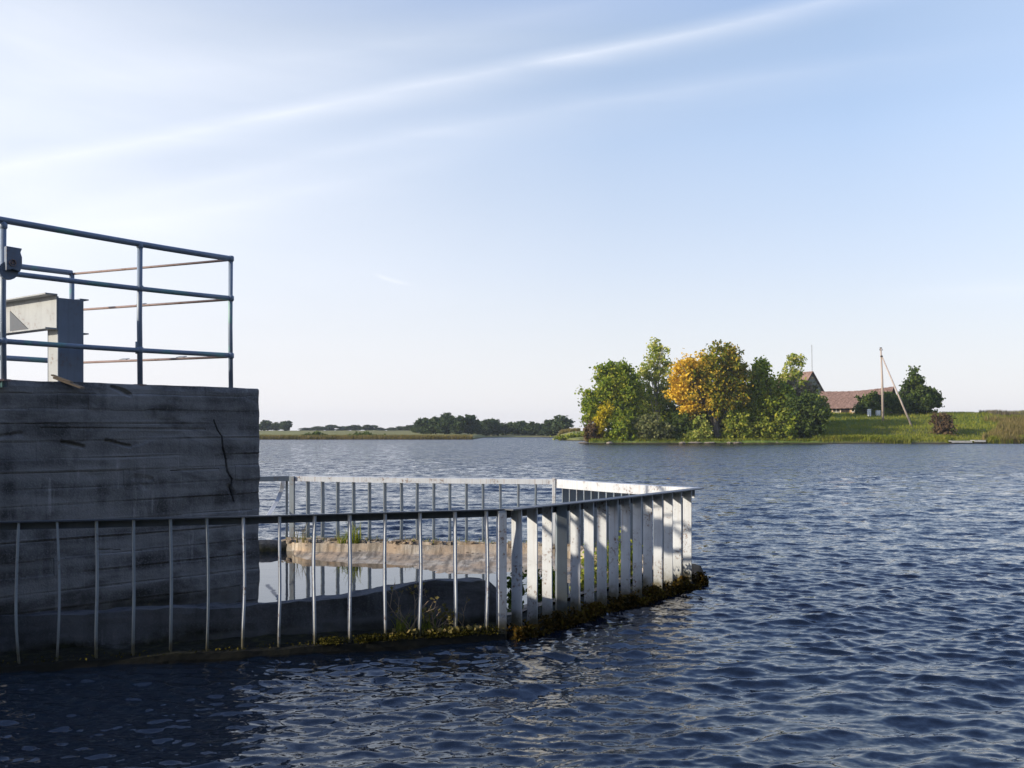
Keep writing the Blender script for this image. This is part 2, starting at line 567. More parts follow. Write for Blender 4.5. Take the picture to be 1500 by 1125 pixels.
M['reed'] = leaf_mat('reed_blades', G((0.10, 0.085, 0.03), (0.20, 0.16, 0.06), (0.28, 0.20, 0.09)), 0.3)
M['grass'] = leaf_mat('grass_blades', G((0.094, 0.128, 0.018), (0.203, 0.223, 0.030), (0.328, 0.277, 0.059)), 0.35)
M['algae'] = leaf_mat('algae_weed', G((0.008, 0.008, 0.003), (0.03, 0.022, 0.006), (0.10, 0.055, 0.012), (0.16, 0.12, 0.02)), 0.1, 4.0)
M['moss'] = leaf_mat('moss_tufts', G((0.012, 0.012, 0.003), (0.05, 0.045, 0.01), (0.14, 0.11, 0.02)), 0.1, 5.0)
M['twig'] = mat_paint('dry_stems', (0.26, 0.19, 0.12), 0.3, 0.8)


def mat_maple():
    m, t, out = new_mat('turning_maple_leaves')
    g = t.n('ShaderNodeNewGeometry')
    pos, rnd = g.outputs['Position'], g.outputs['Random Per Island']
    s = t.n('ShaderNodeSeparateXYZ')
    t.link(pos, s.inputs[0])
    nz = t.noise(pos, 0.45, 3, 0.6)
    # the orange branch is the one on the left of the crown
    xl = (1024 - 750) / FPX * 150.0
    f = t.math('ADD', t.math('MULTIPLY', t.math('SUBTRACT', xl, s.outputs[0]), 0.26), t.math('MULTIPLY', t.math('SUBTRACT', nz, 0.5), 3.6))
    f = t.math('ADD', f, t.math('MULTIPLY', t.math('SUBTRACT', rnd, 0.5), 0.9))
    f = t.ramp(t.math('ADD', f, 0.52, clamp=True), [(0.2, 0.0), (0.8, 1.0)])
    k = t.math('ADD', t.math('MULTIPLY', rnd, 0.6), t.math('MULTIPLY', nz, 0.5), clamp=True)
    gcol = t.ramp(k, [(0.2, (0.06, 0.095, 0.014)), (0.5, (0.19, 0.215, 0.025)), (0.68, (0.34, 0.27, 0.03)), (0.9, (0.55, 0.33, 0.04))])
    ocol = t.ramp(k, [(0.2, (0.36, 0.27, 0.03)), (0.5, (0.68, 0.42, 0.035)), (0.9, (0.84, 0.60, 0.09))])
    c = t.mix(f, gcol, ocol)
    d = t.n('ShaderNodeBsdfDiffuse')
    tr = t.n('ShaderNodeBsdfTranslucent')
    t.link(c, d.inputs[0])
    t.link(c, tr.inputs[0])
    mx = t.n('ShaderNodeMixShader')
    mx.inputs[0].default_value = 0.35
    t.link(d.outputs[0], mx.inputs[1])
    t.link(tr.outputs[0], mx.inputs[2])
    t.link(mx.outputs[0], out.inputs['Surface'])
    return m


M['maple'] = mat_maple()


# ------------------------------------------------------------------ lake
def build_lake():
    inner = np.linspace(R(-31), R(31), 1150)
    outer = np.linspace(R(31), R(329), 90)[1:-1]
    azs = np.concatenate([inner, outer])
    ir = np.linspace(1 / 4.6, 1 / 4000.0, 1080)       # even rows in the picture
    rs = np.concatenate([np.array([0.02, 1.0, 2.0, 3.0, 3.8]), 1 / ir])
    nA, nR = len(azs), len(rs)
    Rg, Ag = np.meshgrid(rs, azs, indexing='ij')
    X = (Rg * np.sin(Ag)).astype(np.float32)
    Y = (Rg * np.cos(Ag)).astype(np.float32)
    Z = np.zeros_like(X)
    dr = np.gradient(rs)[:, None].astype(np.float32)
    da = Rg * R(62) / 1150
    sp = np.maximum(dr, da)
    r2 = np.random.default_rng(21)
    DX = np.zeros_like(X)
    DY = np.zeros_like(X)
    near = rs < 140
    Xn, Yn, spn = X[near], Y[near], sp[near]
    # the lee of the intake is calmer
    d = np.hypot(Xn + 1.5, Yn - 7.0)
    lee = np.clip(0.66 + 0.34 * (d - 1.5) / 5.0, 0.66, 1.0)
    gust = np.clip(1.0 + 0.42 * vnoise(Xn * 0.55, Yn * 0.40, 91, 3), 0.45, 1.8).astype(np.float32)
    gust2 = np.clip(1.0 + 0.60 * vnoise(Xn * 0.9, Yn * 0.6, 92, 3), 0.2, 2.2).astype(np.float32)
    NW = 170
    for i in range(NW):
        u = (i + r2.random()) / NW
        lam = 0.06 * (2.4 / 0.06) ** u
        k = 2 * math.pi / lam
        th = R(-82) + r2.normal(0, 0.50)              # travels mostly towards the viewer and a little right
        slope = 0.0275 * math.exp(-0.5 * (math.log(lam / 0.20) / 0.70) ** 2) + 0.0085
        a = slope / k * (0.6 + 0.8 * r2.random())
        ph = r2.random() * 2 * math.pi
        att = np.clip((lam / spn - 2.2) / 2.5, 0, 1) * lee * (gust2 if lam < 0.20 else gust)
        c, s = math.cos(th), math.sin(th)
        # slight bending of the crests so they do not read as straight corduroy
        arg = k * (Xn * c + Yn * s) + ph + 0.7 * np.sin(2.0 * (Xn * s - Yn * c) + ph * 3) + 0.5 * np.sin(0.7 * Xn - 0.9 * Yn + ph)
        Zi = a * att * np.cos(arg)
        sn = a * att * np.sin(arg)
        Z[near] += Zi
        DX[near] -= sn * c * 0.9
        DY[near] -= sn * s * 0.9
    X += DX
    Y += DY
    V = np.stack([X, Y, Z], -1).reshape(-1, 3)
    i = np.arange(nR - 1)[:, None]
    j = np.arange(nA)[None, :]
    j2 = (j + 1) % nA
    F = np.stack([i * nA + j, i * nA + j2, (i + 1) * nA + j2, (i + 1) * nA + j], -1).reshape(-1, 4)
    o = np_mesh('water', V, F[:, ::-1].copy(), M['water'], None, True)
    tag(o, kind='structure')
    return o


# ------------------------------------------------------------------ land
def sstep(x, a, b):
    t = np.clip((x - a) / (b - a), 0, 1)
    return t * t * (3 - 2 * t)


def vnoise(x, y, seed=0, octs=4):
    """cheap smooth pseudo noise from sines"""
    r = np.random.default_rng(seed)
    out = 0
    amp = 1.0
    for o_ in range(octs):
        for _ in range(3):
            a = r.random() * 6.283
            f = (2.0 ** o_) * (0.7 + 0.6 * r.random())
            out = out + amp * np.sin(f * (x * math.cos(a) + y * math.sin(a)) + r.random() * 6.283) / 3
        amp *= 0.55
    return out


def land_h(X, Y):
    X = np.asarray(X, dtype=np.float64)
    Y = np.asarray(Y, dtype=np.float64)
    Ys = np.maximum(Y, 1.0)
    px = 750 + FPX * X / Ys
    px = np.where(Y < 5, 750 + 1e4 * np.sign(X), px)
    D = np.where(Y < 5, np.hypot(X, Y) + 0 * Y, Y)
    wav = 1.5 * vnoise(X * 0.10, Y * 0.02, 3)
    # far shore and field on the left
    sh = 219 + 82 * sstep(px, 690, 716) + wav
    t = D - sh
    z1 = np.where(t > 0, 0.32 * sstep(t, 0, 2) + 0.5 * sstep(t, 2, 40) + 1.3 * sstep(t, 30, 220), -2.0 * sstep(-t, 0, 8))
    # distant rise in the middle, before the wooded point
    sh2 = 205 - 14 * sstep(px, 812, 850) + wav * 0.5
    t2 = D - sh2
    in2 = sstep(px, 808, 822)
    z2 = np.where(t2 > 0, in2 * (0.5 * sstep(t2, 0, 2) + 1.3 * sstep(t2, 2, 30)) - 2 * (1 - in2), -2.0)
    # near bank on the right
    sh3 = 146.5 + 0.8 * vnoise(X * 0.35, Y * 0.1, 5) + 0.003 * np.maximum(px - 1200, 0)
    t3 = D - sh3
    in3 = sstep(px, 846, 866)
    hill = sstep(px, 1130, 1215)
    top = 1.3 + 3.5 * hill
    prof = 0.45 * sstep(t3, 0, 1.0) + (top - 0.45) * (0.35 * sstep(t3, 0.8, 9) + 0.65 * sstep(t3, 5, 28))
    z3 = np.where(t3 > 0, in3 * prof - 2 * (1 - in3), -2.0)
    z = np.maximum(np.maximum(z1, z2), z3)
    z = z + np.where(z > 0.3, 0.07 * vnoise(X * 0.8, Y * 0.8, 9) * np.minimum(1, (z - 0.3)), 0)
    return z


def build_land():
    inner = np.arctan((np.linspace(-120, 1620, 760) - 750) / FPX)
    outer = np.linspace(inner[-1], 2 * math.pi + inner[0], 90)[1:-1]
    azs = np.concatenate([inner, outer])
    rs = np.concatenate([[0.05, 40, 100, 130], np.linspace(138, 200, 150), np.linspace(201, 330, 170), np.geomspace(333, 7000, 60)])
    Rg, Ag = np.meshgrid(rs, azs, indexing='ij')
    # rows follow depth inside the view so the shore stays straight
    sec = 1 / np.maximum(np.cos(Ag), math.cos(R(34)))
    sec = np.where(np.cos(Ag) < 0, 1 / math.cos(R(34)), sec)
    X = Rg * sec * np.sin(Ag)
    Y = Rg * sec * np.cos(Ag)
    Z = land_h(X, Y)
    Z = np.where(Rg < 130, -2.5, Z)
    V = np.stack([X, Y, Z], -1).reshape(-1, 3)
    nR, nA = len(rs), len(azs)
    i = np.arange(nR - 1)[:, None]
    j = np.arange(nA)[None, :]
    j2 = (j + 1) % nA
    F = np.stack([i * nA + j, (i + 1) * nA + j, (i + 1) * nA + j2, i * nA + j2], -1).reshape(-1, 4)
    tag(np_mesh('ground', V, F, M['land'], None, True), kind='structure')


# ------------------------------------------------------------------ foliage
def leaf_quads(P, size, rg, elong=1.5, up=0.0):
    """one small bent-free leaf quad at each point"""
    n = len(P)
    a = rg.normal(size=(n, 3))
    a[:, 2] = a[:, 2] * (1 - up) + up * 2
    a /= np.linalg.norm(a, axis=1)[:, None]
    b = rg.normal(size=(n, 3))
    b -= (a * b).sum(1)[:, None] * a
    b /= np.linalg.norm(b, axis=1)[:, None]
    s = size * (0.6 + 0.8 * rg.random(n))[:, None]
    a = a * s * elong * 0.5
    b = b * s * 0.5
    V = np.stack([P - a, P - 0.1 * a + b, P + a, P - 0.1 * a - b], 1).reshape(-1, 3)
    F = np.arange(4 * n).reshape(-1, 4)
    return V, F


def crown_points(blobs, clump_r, per, dens, rg, hollow=0.5):
    """blobs: (centre, (rx, ry, rz)); leaf clumps scattered through the outer part of each"""
    out = []
    for c, r in blobs:
        c = np.array(c)
        r = np.array(r)
        n = max(4, int(dens * (r[0] * r[2] + r[0] * r[1] + r[1] * r[2])))
        d = rg.normal(size=(n, 3))
        d /= np.linalg.norm(d, axis=1)[:, None]
        rad = (hollow + (1 - hollow) * rg.random(n) ** 0.6) * (1 + 0.16 * rg.normal(size=n))
        cc = c + d * r * rad[:, None]
        for q in cc:
            m = int(per * (0.5 + rg.random()))
            cr = clump_r * (0.6 + 0.8 * rg.random())
            out.append(q + rg.normal(size=(m, 3)) * cr * np.array([0.55, 0.55, 0.42]))
    return np.concatenate(out)


def tree(name, label, cat, px, Y, blobs_px, mat, group=None, leaf=0.29, clump=0.7, per=36, dens=5.2,
         trunk_r=0.22, trunk_top=0.75, bark='bark', seed=0, lean=0.0, base_z=None, depth=0.8, trunk_vis=True, hollow=0.45):
    """blobs_px: (px, py, rx_px, ry_px[, depth shift]) as they appear in the photo"""
    rg = np.random.default_rng(1000 + seed)
    x0 = (px - 750) / FPX * Y
    z0 = float(land_h(x0, Y)) if base_z is None else base_z
    z0 = max(z0, 0.05)
    root = empty(name, (x0, Y, z0 - 0.05))
    tag(root, label, cat, group)
    k = Y / FPX
    blobs = []
    for b in blobs_px:
        dy = b[4] if len(b) > 4 else 0.0
        c = at(b[0], Y + dy, py=b[1])
        c.y = Y + dy
        rx, rz = b[2] * k, b[3] * k
        blobs.append((tuple(c), (rx, max(rx, rz) * depth, rz)))
    P = crown_points(blobs, clump, per, dens, rg, hollow)
    gz = land_h(P[:, 0], P[:, 1])
    P = P[P[:, 2] > np.maximum(gz, 0.0) + 0.05]
    V, F = leaf_quads(P, leaf, rg)
    np_mesh('crown' if trunk_vis else 'foliage', V, F, M[mat], root)
    # trunk and limbs
    zt = max(c[2] + r[2] * 0.3 for c, r in blobs)
    cx = sum(c[0] for c, r in blobs) / len(blobs)
    mb = MB()
    n = 7
    tp = []
    for i in range(n):
        t = i / (n - 1)
        tp.append(Vector((x0 + (cx - x0) * t * t + lean * t + 0.12 * math.sin(3 * t + seed), Y + 0.1 * math.cos(4 * t + seed), z0 - 0.3 + (zt - z0) * trunk_top * t)))
    mb.tube(tp, [trunk_r * (1.25 - 1.0 * i / (n - 1)) for i in range(n)], 8)
    tr = mb.build('trunk' if trunk_vis else 'stem', M[bark], root, True)
    lb = MB()
    for c, r in blobs:
        for q in range(3):
            s = tp[rg.integers(1, n - 1)]
            e = Vector(c) + Vector((rg.normal() * r[0] * 0.5, rg.normal() * r[1] * 0.5, (0.2 + 0.5 * rg.random()) * r[2]))
            if e.z < s.z + 0.2:
                e.z = s.z + 0.2 + rg.random()
            mid = (s + e) / 2 + Vector((rg.normal() * 0.2, rg.normal() * 0.2, 0.1 * (e - s).length))
            lb.tube([s, mid, e], [trunk_r * 0.42, trunk_r * 0.28, trunk_r * 0.08], 5)
    lb.build('limb', M[bark], root, True)
    return root


def blades(name, pts, h, w, mat, rg, parent=None, lean=0.35, seg=3):
    """upright bent grass or reed blades at the given points"""
    pts = np.asarray(pts, dtype=np.float64)
    n = len(pts)
    a = rg.random(n) * 2 * math.pi
    side = np.stack([np.cos(a), np.sin(a), 0 * a], 1)
    b = rg.random(n) * 2 * math.pi
    ld = np.stack([np.cos(b), np.sin(b), 0 * b], 1) * (lean * rg.random(n))[:, None]
    hh = h * (0.5 + 0.8 * rg.random(n))
    V = []
    for s in range(seg + 1):
        t = s / seg
        c = pts + ld * (t * t * hh)[:, None] + np.array([0, 0, 1.0]) * (t * hh * (1 - 0.15 * t))[:, None]
        ww = (w * (1 - 0.9 * t))
        V.append(c - side * ww / 2)
        V.append(c + side * ww / 2)
    V = np.stack(V, 1).reshape(-1, 3)
    k = 2 * (seg + 1)
    F = []
    base = np.arange(n) * k
    for s in range(seg):
        F.append(np.stack([base + 2 * s, base + 2 * s + 1, base + 2 * s + 3, base + 2 * s + 2], 1))
    F = np.concatenate(F)
    return np_mesh(name, V, F, M[mat], parent)


# ------------------------------------------------------------------ concrete pier wall
A = Vector((-2.284, 9.26, 0))
N = Vector((-3.915, 7.705, 0))
PTOP = 2.134
fdir = (N - A).normalized()                       # along the front, right to left
FLEN = (N - A).length
fnor = Vector((-fdir.y, fdir.x, 0))
if fnor.y > 0:
    fnor = -fnor                                  # points to the camera side
bdir = -fnor                                      # into the pier


def face_sz(px, py):
    """photo pixel -> (distance along the front from corner A, height) on the pier's front"""
    dxr = (px - 750) / FPX
    # A + s*f = (dxr*Y, Y)
    s = (A.x - dxr * A.y) / (dxr * fdir.y - fdir.x)
    Y = A.y + s * fdir.y
    return s, H + (HY - py) * Y / FPX


def seg_dist(S, Z, p, q):
    p, q = np.array(p), np.array(q)
    d = q - p
    t = np.clip(((S - p[0]) * d[0] + (Z - p[1]) * d[1]) / (d @ d), 0, 1)
    return np.hypot(S - p[0] - t * d[0], Z - p[1] - t * d[1]), t


def build_pier():
    root = empty('concrete_pier', (A.x, A.y, 0))
    tag(root, 'tall dark board-marked concrete wall rising from the water at the left', 'wall')
    ns, nz = 420, 300
    s = np.linspace(0, FLEN, ns)
    z = np.linspace(-0.7, PTOP, nz)
    S, Z = np.meshgrid(s, z, indexing='ij')
    D = np.zeros_like(S)
    r2 = np.random.default_rng(5)
    # boards
    zb = -0.7
    row = 0
    tilt = 0.012
    while zb < PTOP + 0.1:
        hb = 0.105 + 0.05 * r2.random()
        zz = Z + tilt * (S - 1.5) + 0.006 * vnoise(S * 1.3, Z * 0 + row, 40 + row, 2)
        cuts = np.sort(r2.random(2) * FLEN)
        inb = (zz >= zb) & (zz < zb + hb)
        for k, (c0, c1) in enumerate(zip([-1, *cuts], [*cuts, FLEN + 1])):
            msk = inb & (S >= c0) & (S < c1)
            D[msk] += r2.normal(0, 0.0035)
        edge = np.abs(zz - zb)
        gate = np.clip(0.30 + 1.3 * r2.random() * (0.3 + vnoise(S * 2.2, Z * 0 + row, 60 + row, 3)), 0, 1)
        D -= 0.009 * gate * np.clip(1 - edge / 0.011, 0, 1)
        D += 0.0045 * gate * np.clip(1 - np.abs(zz - zb - 0.016) / 0.010, 0, 1)
        zb += hb
        row += 1
    D += 0.004 * vnoise(S * 3, Z * 3, 12, 4) + 0.0022 * vnoise(S * 17, Z * 17, 13, 3)
    pores = vnoise(S * 42, Z * 38, 113, 2) + 0.5 * vnoise(S * 5, Z * 5, 114, 3)
    D -= 0.006 * np.clip(pores - 0.95, 0, 0.6)
    spall = vnoise(S * 2.4, Z * 4.2, 115, 5)
    D -= 0.010 * sstep(spall, 0.95, 1.15)
    # the long crack and a few gouges
    crack = [face_sz(*p) for p in [(313, 616), (318, 630), (325, 640), (326, 655), (331, 672), (333, 690), (340, 702), (339, 716), (343, 735)]]
    for p, q, wd in zip(crack[:-1], crack[1:], [0.001, 0.003, 0.004, 0.005, 0.004, 0.004, 0.005, 0.003]):
        dd, _ = seg_dist(S, Z, p, q)
        D -= 0.035 * np.clip(1 - dd / (wd * (1 + 0.5 * vnoise(S * 9, Z * 9, 77, 2)) + 0.005), 0, 1)
    for (p, q, dep, wd) in [((90, 648), (122, 655), 0.03, 0.02), ((155, 646), (190, 654), 0.028, 0.018), ((165, 566), (190, 578), 0.035, 0.022),
                            ((198, 700), (222, 702), 0.012, 0.03), ((140, 806), (176, 806), 0.012, 0.008),
                            ((205, 708), (212, 712), 0.012, 0.04), ((336, 714), (341, 722), 0.03, 0.03), ((0, 640), (30, 636), 0.015, 0.02),
                            ((345, 708), (355, 745), 0.008, 0.05), ((60, 628), (300, 629), 0.012, 0.010), ((250, 690), (320, 687), 0.012, 0.009)]:
        dd, _ = seg_dist(S, Z, face_sz(*p), face_sz(*q))
        D -= dep * np.clip(1 - dd / (wd * (1 + 0.3 * vnoise(S * 20, Z * 20, 3, 2))), 0, 1) ** 0.8
    # undercut, rotten zone at the old waterline
    low = np.exp(-((Z - 0.22 - 0.02 * vnoise(S * 3, 0 * Z, 8, 3)) / 0.10) ** 2)
    D -= low * (0.02 + 0.02 * np.abs(vnoise(S * 9, Z * 9, 15, 4)))
    # worn arrises
    top_wear = np.clip(1 - (PTOP - Z) / 0.035, 0, 1)
    D -= top_wear * (0.012 + 0.012 * np.abs(vnoise(S * 8, 0 * Z, 16, 4)))
    # positions
    drop = np.clip((Z - (PTOP - 0.12)) / 0.12, 0, 1) * (0.012 * vnoise(S * 5, 0 * Z, 18, 4) + 0.007 * vnoise(S * 26, 0 * Z, 19, 3) + 0.004)
    endw = np.clip(1 - S / 0.05, 0, 1) * (0.008 * vnoise(Z * 9, 0 * Z, 20, 4) + 0.006 * vnoise(Z * 33, 0 * Z, 21, 2))
    tip = (S / FLEN) * 0.006
    f = np.array(fdir)
    nrm = np.array(fnor)
    P = np.array(A)[None, None, :] + f * (S - endw)[..., None] + nrm * D[..., None]
    P[..., 2] = Z - np.abs(drop) + tip * np.clip(Z / PTOP, 0, 1)
    # extra rows: over the top and down the back
    th = 0.12
    back = []
    for k, (o, zz) in enumerate([(0.03, PTOP + 0.004), (th * 0.5, PTOP + 0.004), (th - 0.02, PTOP), (th, PTOP - 0.02), (th, 1.0), (th, -0.7)]):
        q = np.array(A)[None, :] + f * (s - endw[:, -1] * 0)[:, None] - nrm * o
        q[:, 2] = zz + tip[:, 0] * max(0, zz / PTOP) + (0.004 * vnoise(s * 7, s * 0 + k, 30 + k, 3) if zz > 2 else 0)
        back.append(q)
    P = np.concatenate([P, np.stack(back, 1)], 1)
    m = P.shape[1]
    V = P.reshape(-1, 3)
    i = np.arange(ns - 1)[:, None]
    j = np.arange(m - 1)[None, :]
    F = np.stack([i * m + j, i * m + j + 1, (i + 1) * m + j + 1, (i + 1) * m + j], -1).reshape(-1, 4)
    Fl = [tuple(x) for x in F.tolist()]
    # end caps as strips between the front column and the back line
    for col in (0, ns - 1):
        b0 = col * m
        front = [b0 + t for t in range(nz)]
        rest = [b0 + t for t in range(nz, m)]
        Fl.append(tuple(front + rest))
    np_mesh('front_wall', V, Fl, M['pier'], root, False)
    # side wall going back at the left, out of frame, and a thin deck behind the front wall
    mb = MB()
    mb.box(Vector((N.x, N.y, -0.7)) + bdir * 0.122 - fdir * 0.25, fdir * 0.25, bdir * 1.0, Vector((0, 0, PTOP + 0.7 - 0.08)))
    mb.build('side_wall', M['pier'], root)
    mb = MB()
    mb.box(Vector((-4.50, 7.22, -0.7)), Vector((0.52, 0, 0)), Vector((0, 0.46, 0)), Vector((0, 0, 0.7 + 1.76)))  # unseen stub, added to shade the leftmost fence bars
    mb.build('shade_stub', M['pier'], root)
    # open steel frame behind the wall that carries the rear railing
    ru = Vector((-0.909, 0.418, 0))
    fu = Vector((-0.647, -0.763, 0))
    mb = MB()
    c0 = Vector((-2.48, 9.33, PTOP - 0.11))
    mb.box(c0 + ru * 0.12, ru * 2.0, Vector((0.01, 0.02, 0)), Vector((0, 0, 0.05)))
    mb.box(c0 + ru * 2.121, fu * 2.6, Vector((-0.04, 0.02, 0)), Vector((0, 0, 0.05)))
    mb.build('steel_bearer', M['col'], root)
    return root


def onpier(px, back=0.0, z=PTOP):
    """point on the pier top seen at column px, set back from the front edge"""
    dxr = (px - 750) / FPX
    A2 = A + bdir * back
    s = (A2.x - dxr * A2.y) / (dxr * fdir.y - fdir.x)
    p = A2 + fdir * s
    return Vector((p.x, p.y, z))


def build_pier_rail():
    c0 = Vector((-2.5325, 9.22, 0))                      # front right corner
    c1 = Vector((-3.845, 7.74, 0))                      # front left post in view
    fd = (c1 - c0).normalized()
    e = c0 + fd * 2.6
    b0 = Vector((-4.32, 10.05, 0))                     # rear corner
    root = empty('deck_railing', (c0.x, c0.y, PTOP))
    tag(root, 'blue-grey tubular three-bar railing on top of the dark concrete wall', 'railing')
    zt = 3.317

    def zrow(p, py_, Y):
        return H + (HY - py_) * Y / FPX
    # heights of the three bars at the right corner: rows 378, 437, 521
    zs = [zrow(0, 379, 9.22), zrow(0, 437, 9.22), zrow(0, 521, 9.22)]
    # front bars
    for zz, r in zip(zs, (0.025, 0.021, 0.021)):
        mb = MB()
        pts = []
        for i in range(9):
            t = i / 8
            p = c0 + (e - c0) * t
            pts.append(Vector((p.x, p.y, zz + 0.005 * math.sin(5 * t + zz) + (0.05 * t if zz > 3.2 else 0))))
        mb.tube(pts, r, 10)
        mb.build('rail', M['rail'], root, True)
    # posts
    for px in (338, 205, 5):
        dxr = (px - 750) / FPX
        s = (c0.x - dxr * c0.y) / (dxr * fd.y - fd.x)
        p = c0 + fd * s
        mb = MB()
        r = 0.02 if px == 338 else 0.022
        mb.tube([Vector((p.x + 0.002, p.y, PTOP - 0.05)), Vector((p.x - 0.004, p.y, 2.7)), Vector((p.x, p.y, zt + (0.04 if px == 5 else 0.02 if px == 205 else 0)))], r, 10)
        po = mb.build('post', M['rail'], root, True)
        mb = MB()
        mb.tube([Vector((p.x, p.y, PTOP - 0.004)), Vector((p.x, p.y, PTOP + 0.010))], 0.055, 12)
        mb.build('foot_plate', M['rust'], po)
        for zz in zs:
            mb = MB()
            mb.tube([Vector((p.x, p.y, zz - 0.028)), Vector((p.x, p.y, zz - 0.016)), Vector((p.x, p.y, zz + 0.018)), Vector((p.x, p.y, zz + 0.026))], [0.020, 0.029, 0.029, 0.020], 10)
            mb.build('weld', M['rail'], po, True)
        if px != 338:   # weld collar on the post
            mb = MB()
            mb.tube([Vector((p.x - 0.018, p.y, 2.40)), Vector((p.x - 0.018, p.y, 2.50))], 0.021, 8)
            mb.build('clamp', M['slat_shaded'], po, True)
    # return along the right side, thin rusty bars seen against the sky
    for zz, zc in zip(zs, (0, 1, 2)):
        mb = MB()
        mb.tube([Vector((c0.x, c0.y, zz - 0.01)), Vector((b0.x, b0.y, zz - 0.01))], 0.0115, 8)
        mb.build('side_rail', M['rust'], root, True)
    # rear bars and rear corner post
    e2 = b0 + fd * 2.6
    for k, zz in enumerate((zs[0], zs[2])):
        mb = MB()
        mb.tube([Vector((b0.x, b0.y, zz)), Vector((e2.x, e2.y, zz + 0.02))], 0.026, 10)
        mb.build('rear_rail', M['rail'], root, True)
    mb = MB()
    mb.tube([Vector((b0.x, b0.y, PTOP - 0.05)), Vector((b0.x, b0.y, zs[0]))], 0.024, 10)
    mb.build('post', M['rail'], root, True)
    # small bent tabs of sheet still welded to the thin bars
    for t, kz in ((0.53, 1), (0.28, 2), (0.64, 2)):
        p = c0 + (b0 - c0) * t
        zz = zs[kz] - 0.01
        d = (b0 - c0).normalized()
        mb = MB()
        mb.box(Vector((p.x, p.y, zz + 0.010)), d * 0.09, Vector((0.02, 0.04, 0.012)), Vector((0, 0, 0.006)))
        mb.build('tab', M['slat_shaded'], root)

    # junction box on the left post
    dxr = (19 - 750) / FPX
    p = at(19, 7.60, py=386)
    rt = empty('junction_box', (p.x, p.y, p.z))
    tag(rt, 'grey metal box with a round bolt fixed to the leftmost railing post', 'metal box')
    u = -fd
    mb = MB()
    w_, h_ = 0.115, 0.19
    o = p - u * w_ / 2 + fnor * 0.03
    outline = [(0, -0.06), (0.05, -0.045), (0.10, -0.06), (w_, -0.02), (w_, 0.05), (w_ - 0.012, 0.085), (w_, 0.115), (0, 0.12)]
    n0 = len(mb.v)
    for q in (0.0, 0.055):
        for a_, b_ in outline:
            mb.v.append(o + u * a_ + Vector((0, 0, b_)) - fnor * q)
    k = len(outline)
    mb.f.append(tuple(range(k)))
    mb.f.append(tuple(range(2 * k - 1, k - 1, -1)))
    for i in range(k):
        mb.f.append((i, (i + 1) % k, k + (i + 1) % k, k + i))
    mb.build('housing', M['col'], rt, False, 0.004)
    mb = MB()
    c = p - u * 0.03 + fnor * -0.002 - Vector((0, 0, 0.055))
    mb.tube([c, c - fnor * 0.03], 0.068, 20)
    mb.build('round_plate', M['col'], rt)
    mb = MB()
    c = p - u * 0.012 + fnor * 0.030
    for r0, r1, d0, d1 in ((0.026, 0.020, 0.0, 0.008),):
        seg = 20
        n0 = len(mb.v)
        for rr, dd in ((r0, 0.0), (r0, 0.009), (r1, 0.009), (r1, 0.0)):
            for i in range(seg):
                a = 2 * math.pi * i / seg
                mb.v.append(c + u * rr * math.cos(a) + Vector((0, 0, rr * math.sin(a))) + fnor * dd)
        for q in range(3):
            for i in range(seg):
                mb.f.append((n0 + q * seg + i, n0 + q * seg + (i + 1) % seg, n0 + (q + 1) * seg + (i + 1) % seg, n0 + (q + 1) * seg + i))
    mb.build('ring', M['rust'], rt)
    mb = MB()
    mb.tube([c - fnor * 0.01, c + fnor * 0.008], 0.011, 6)
    mb.build('bolt', M['rust'], rt)


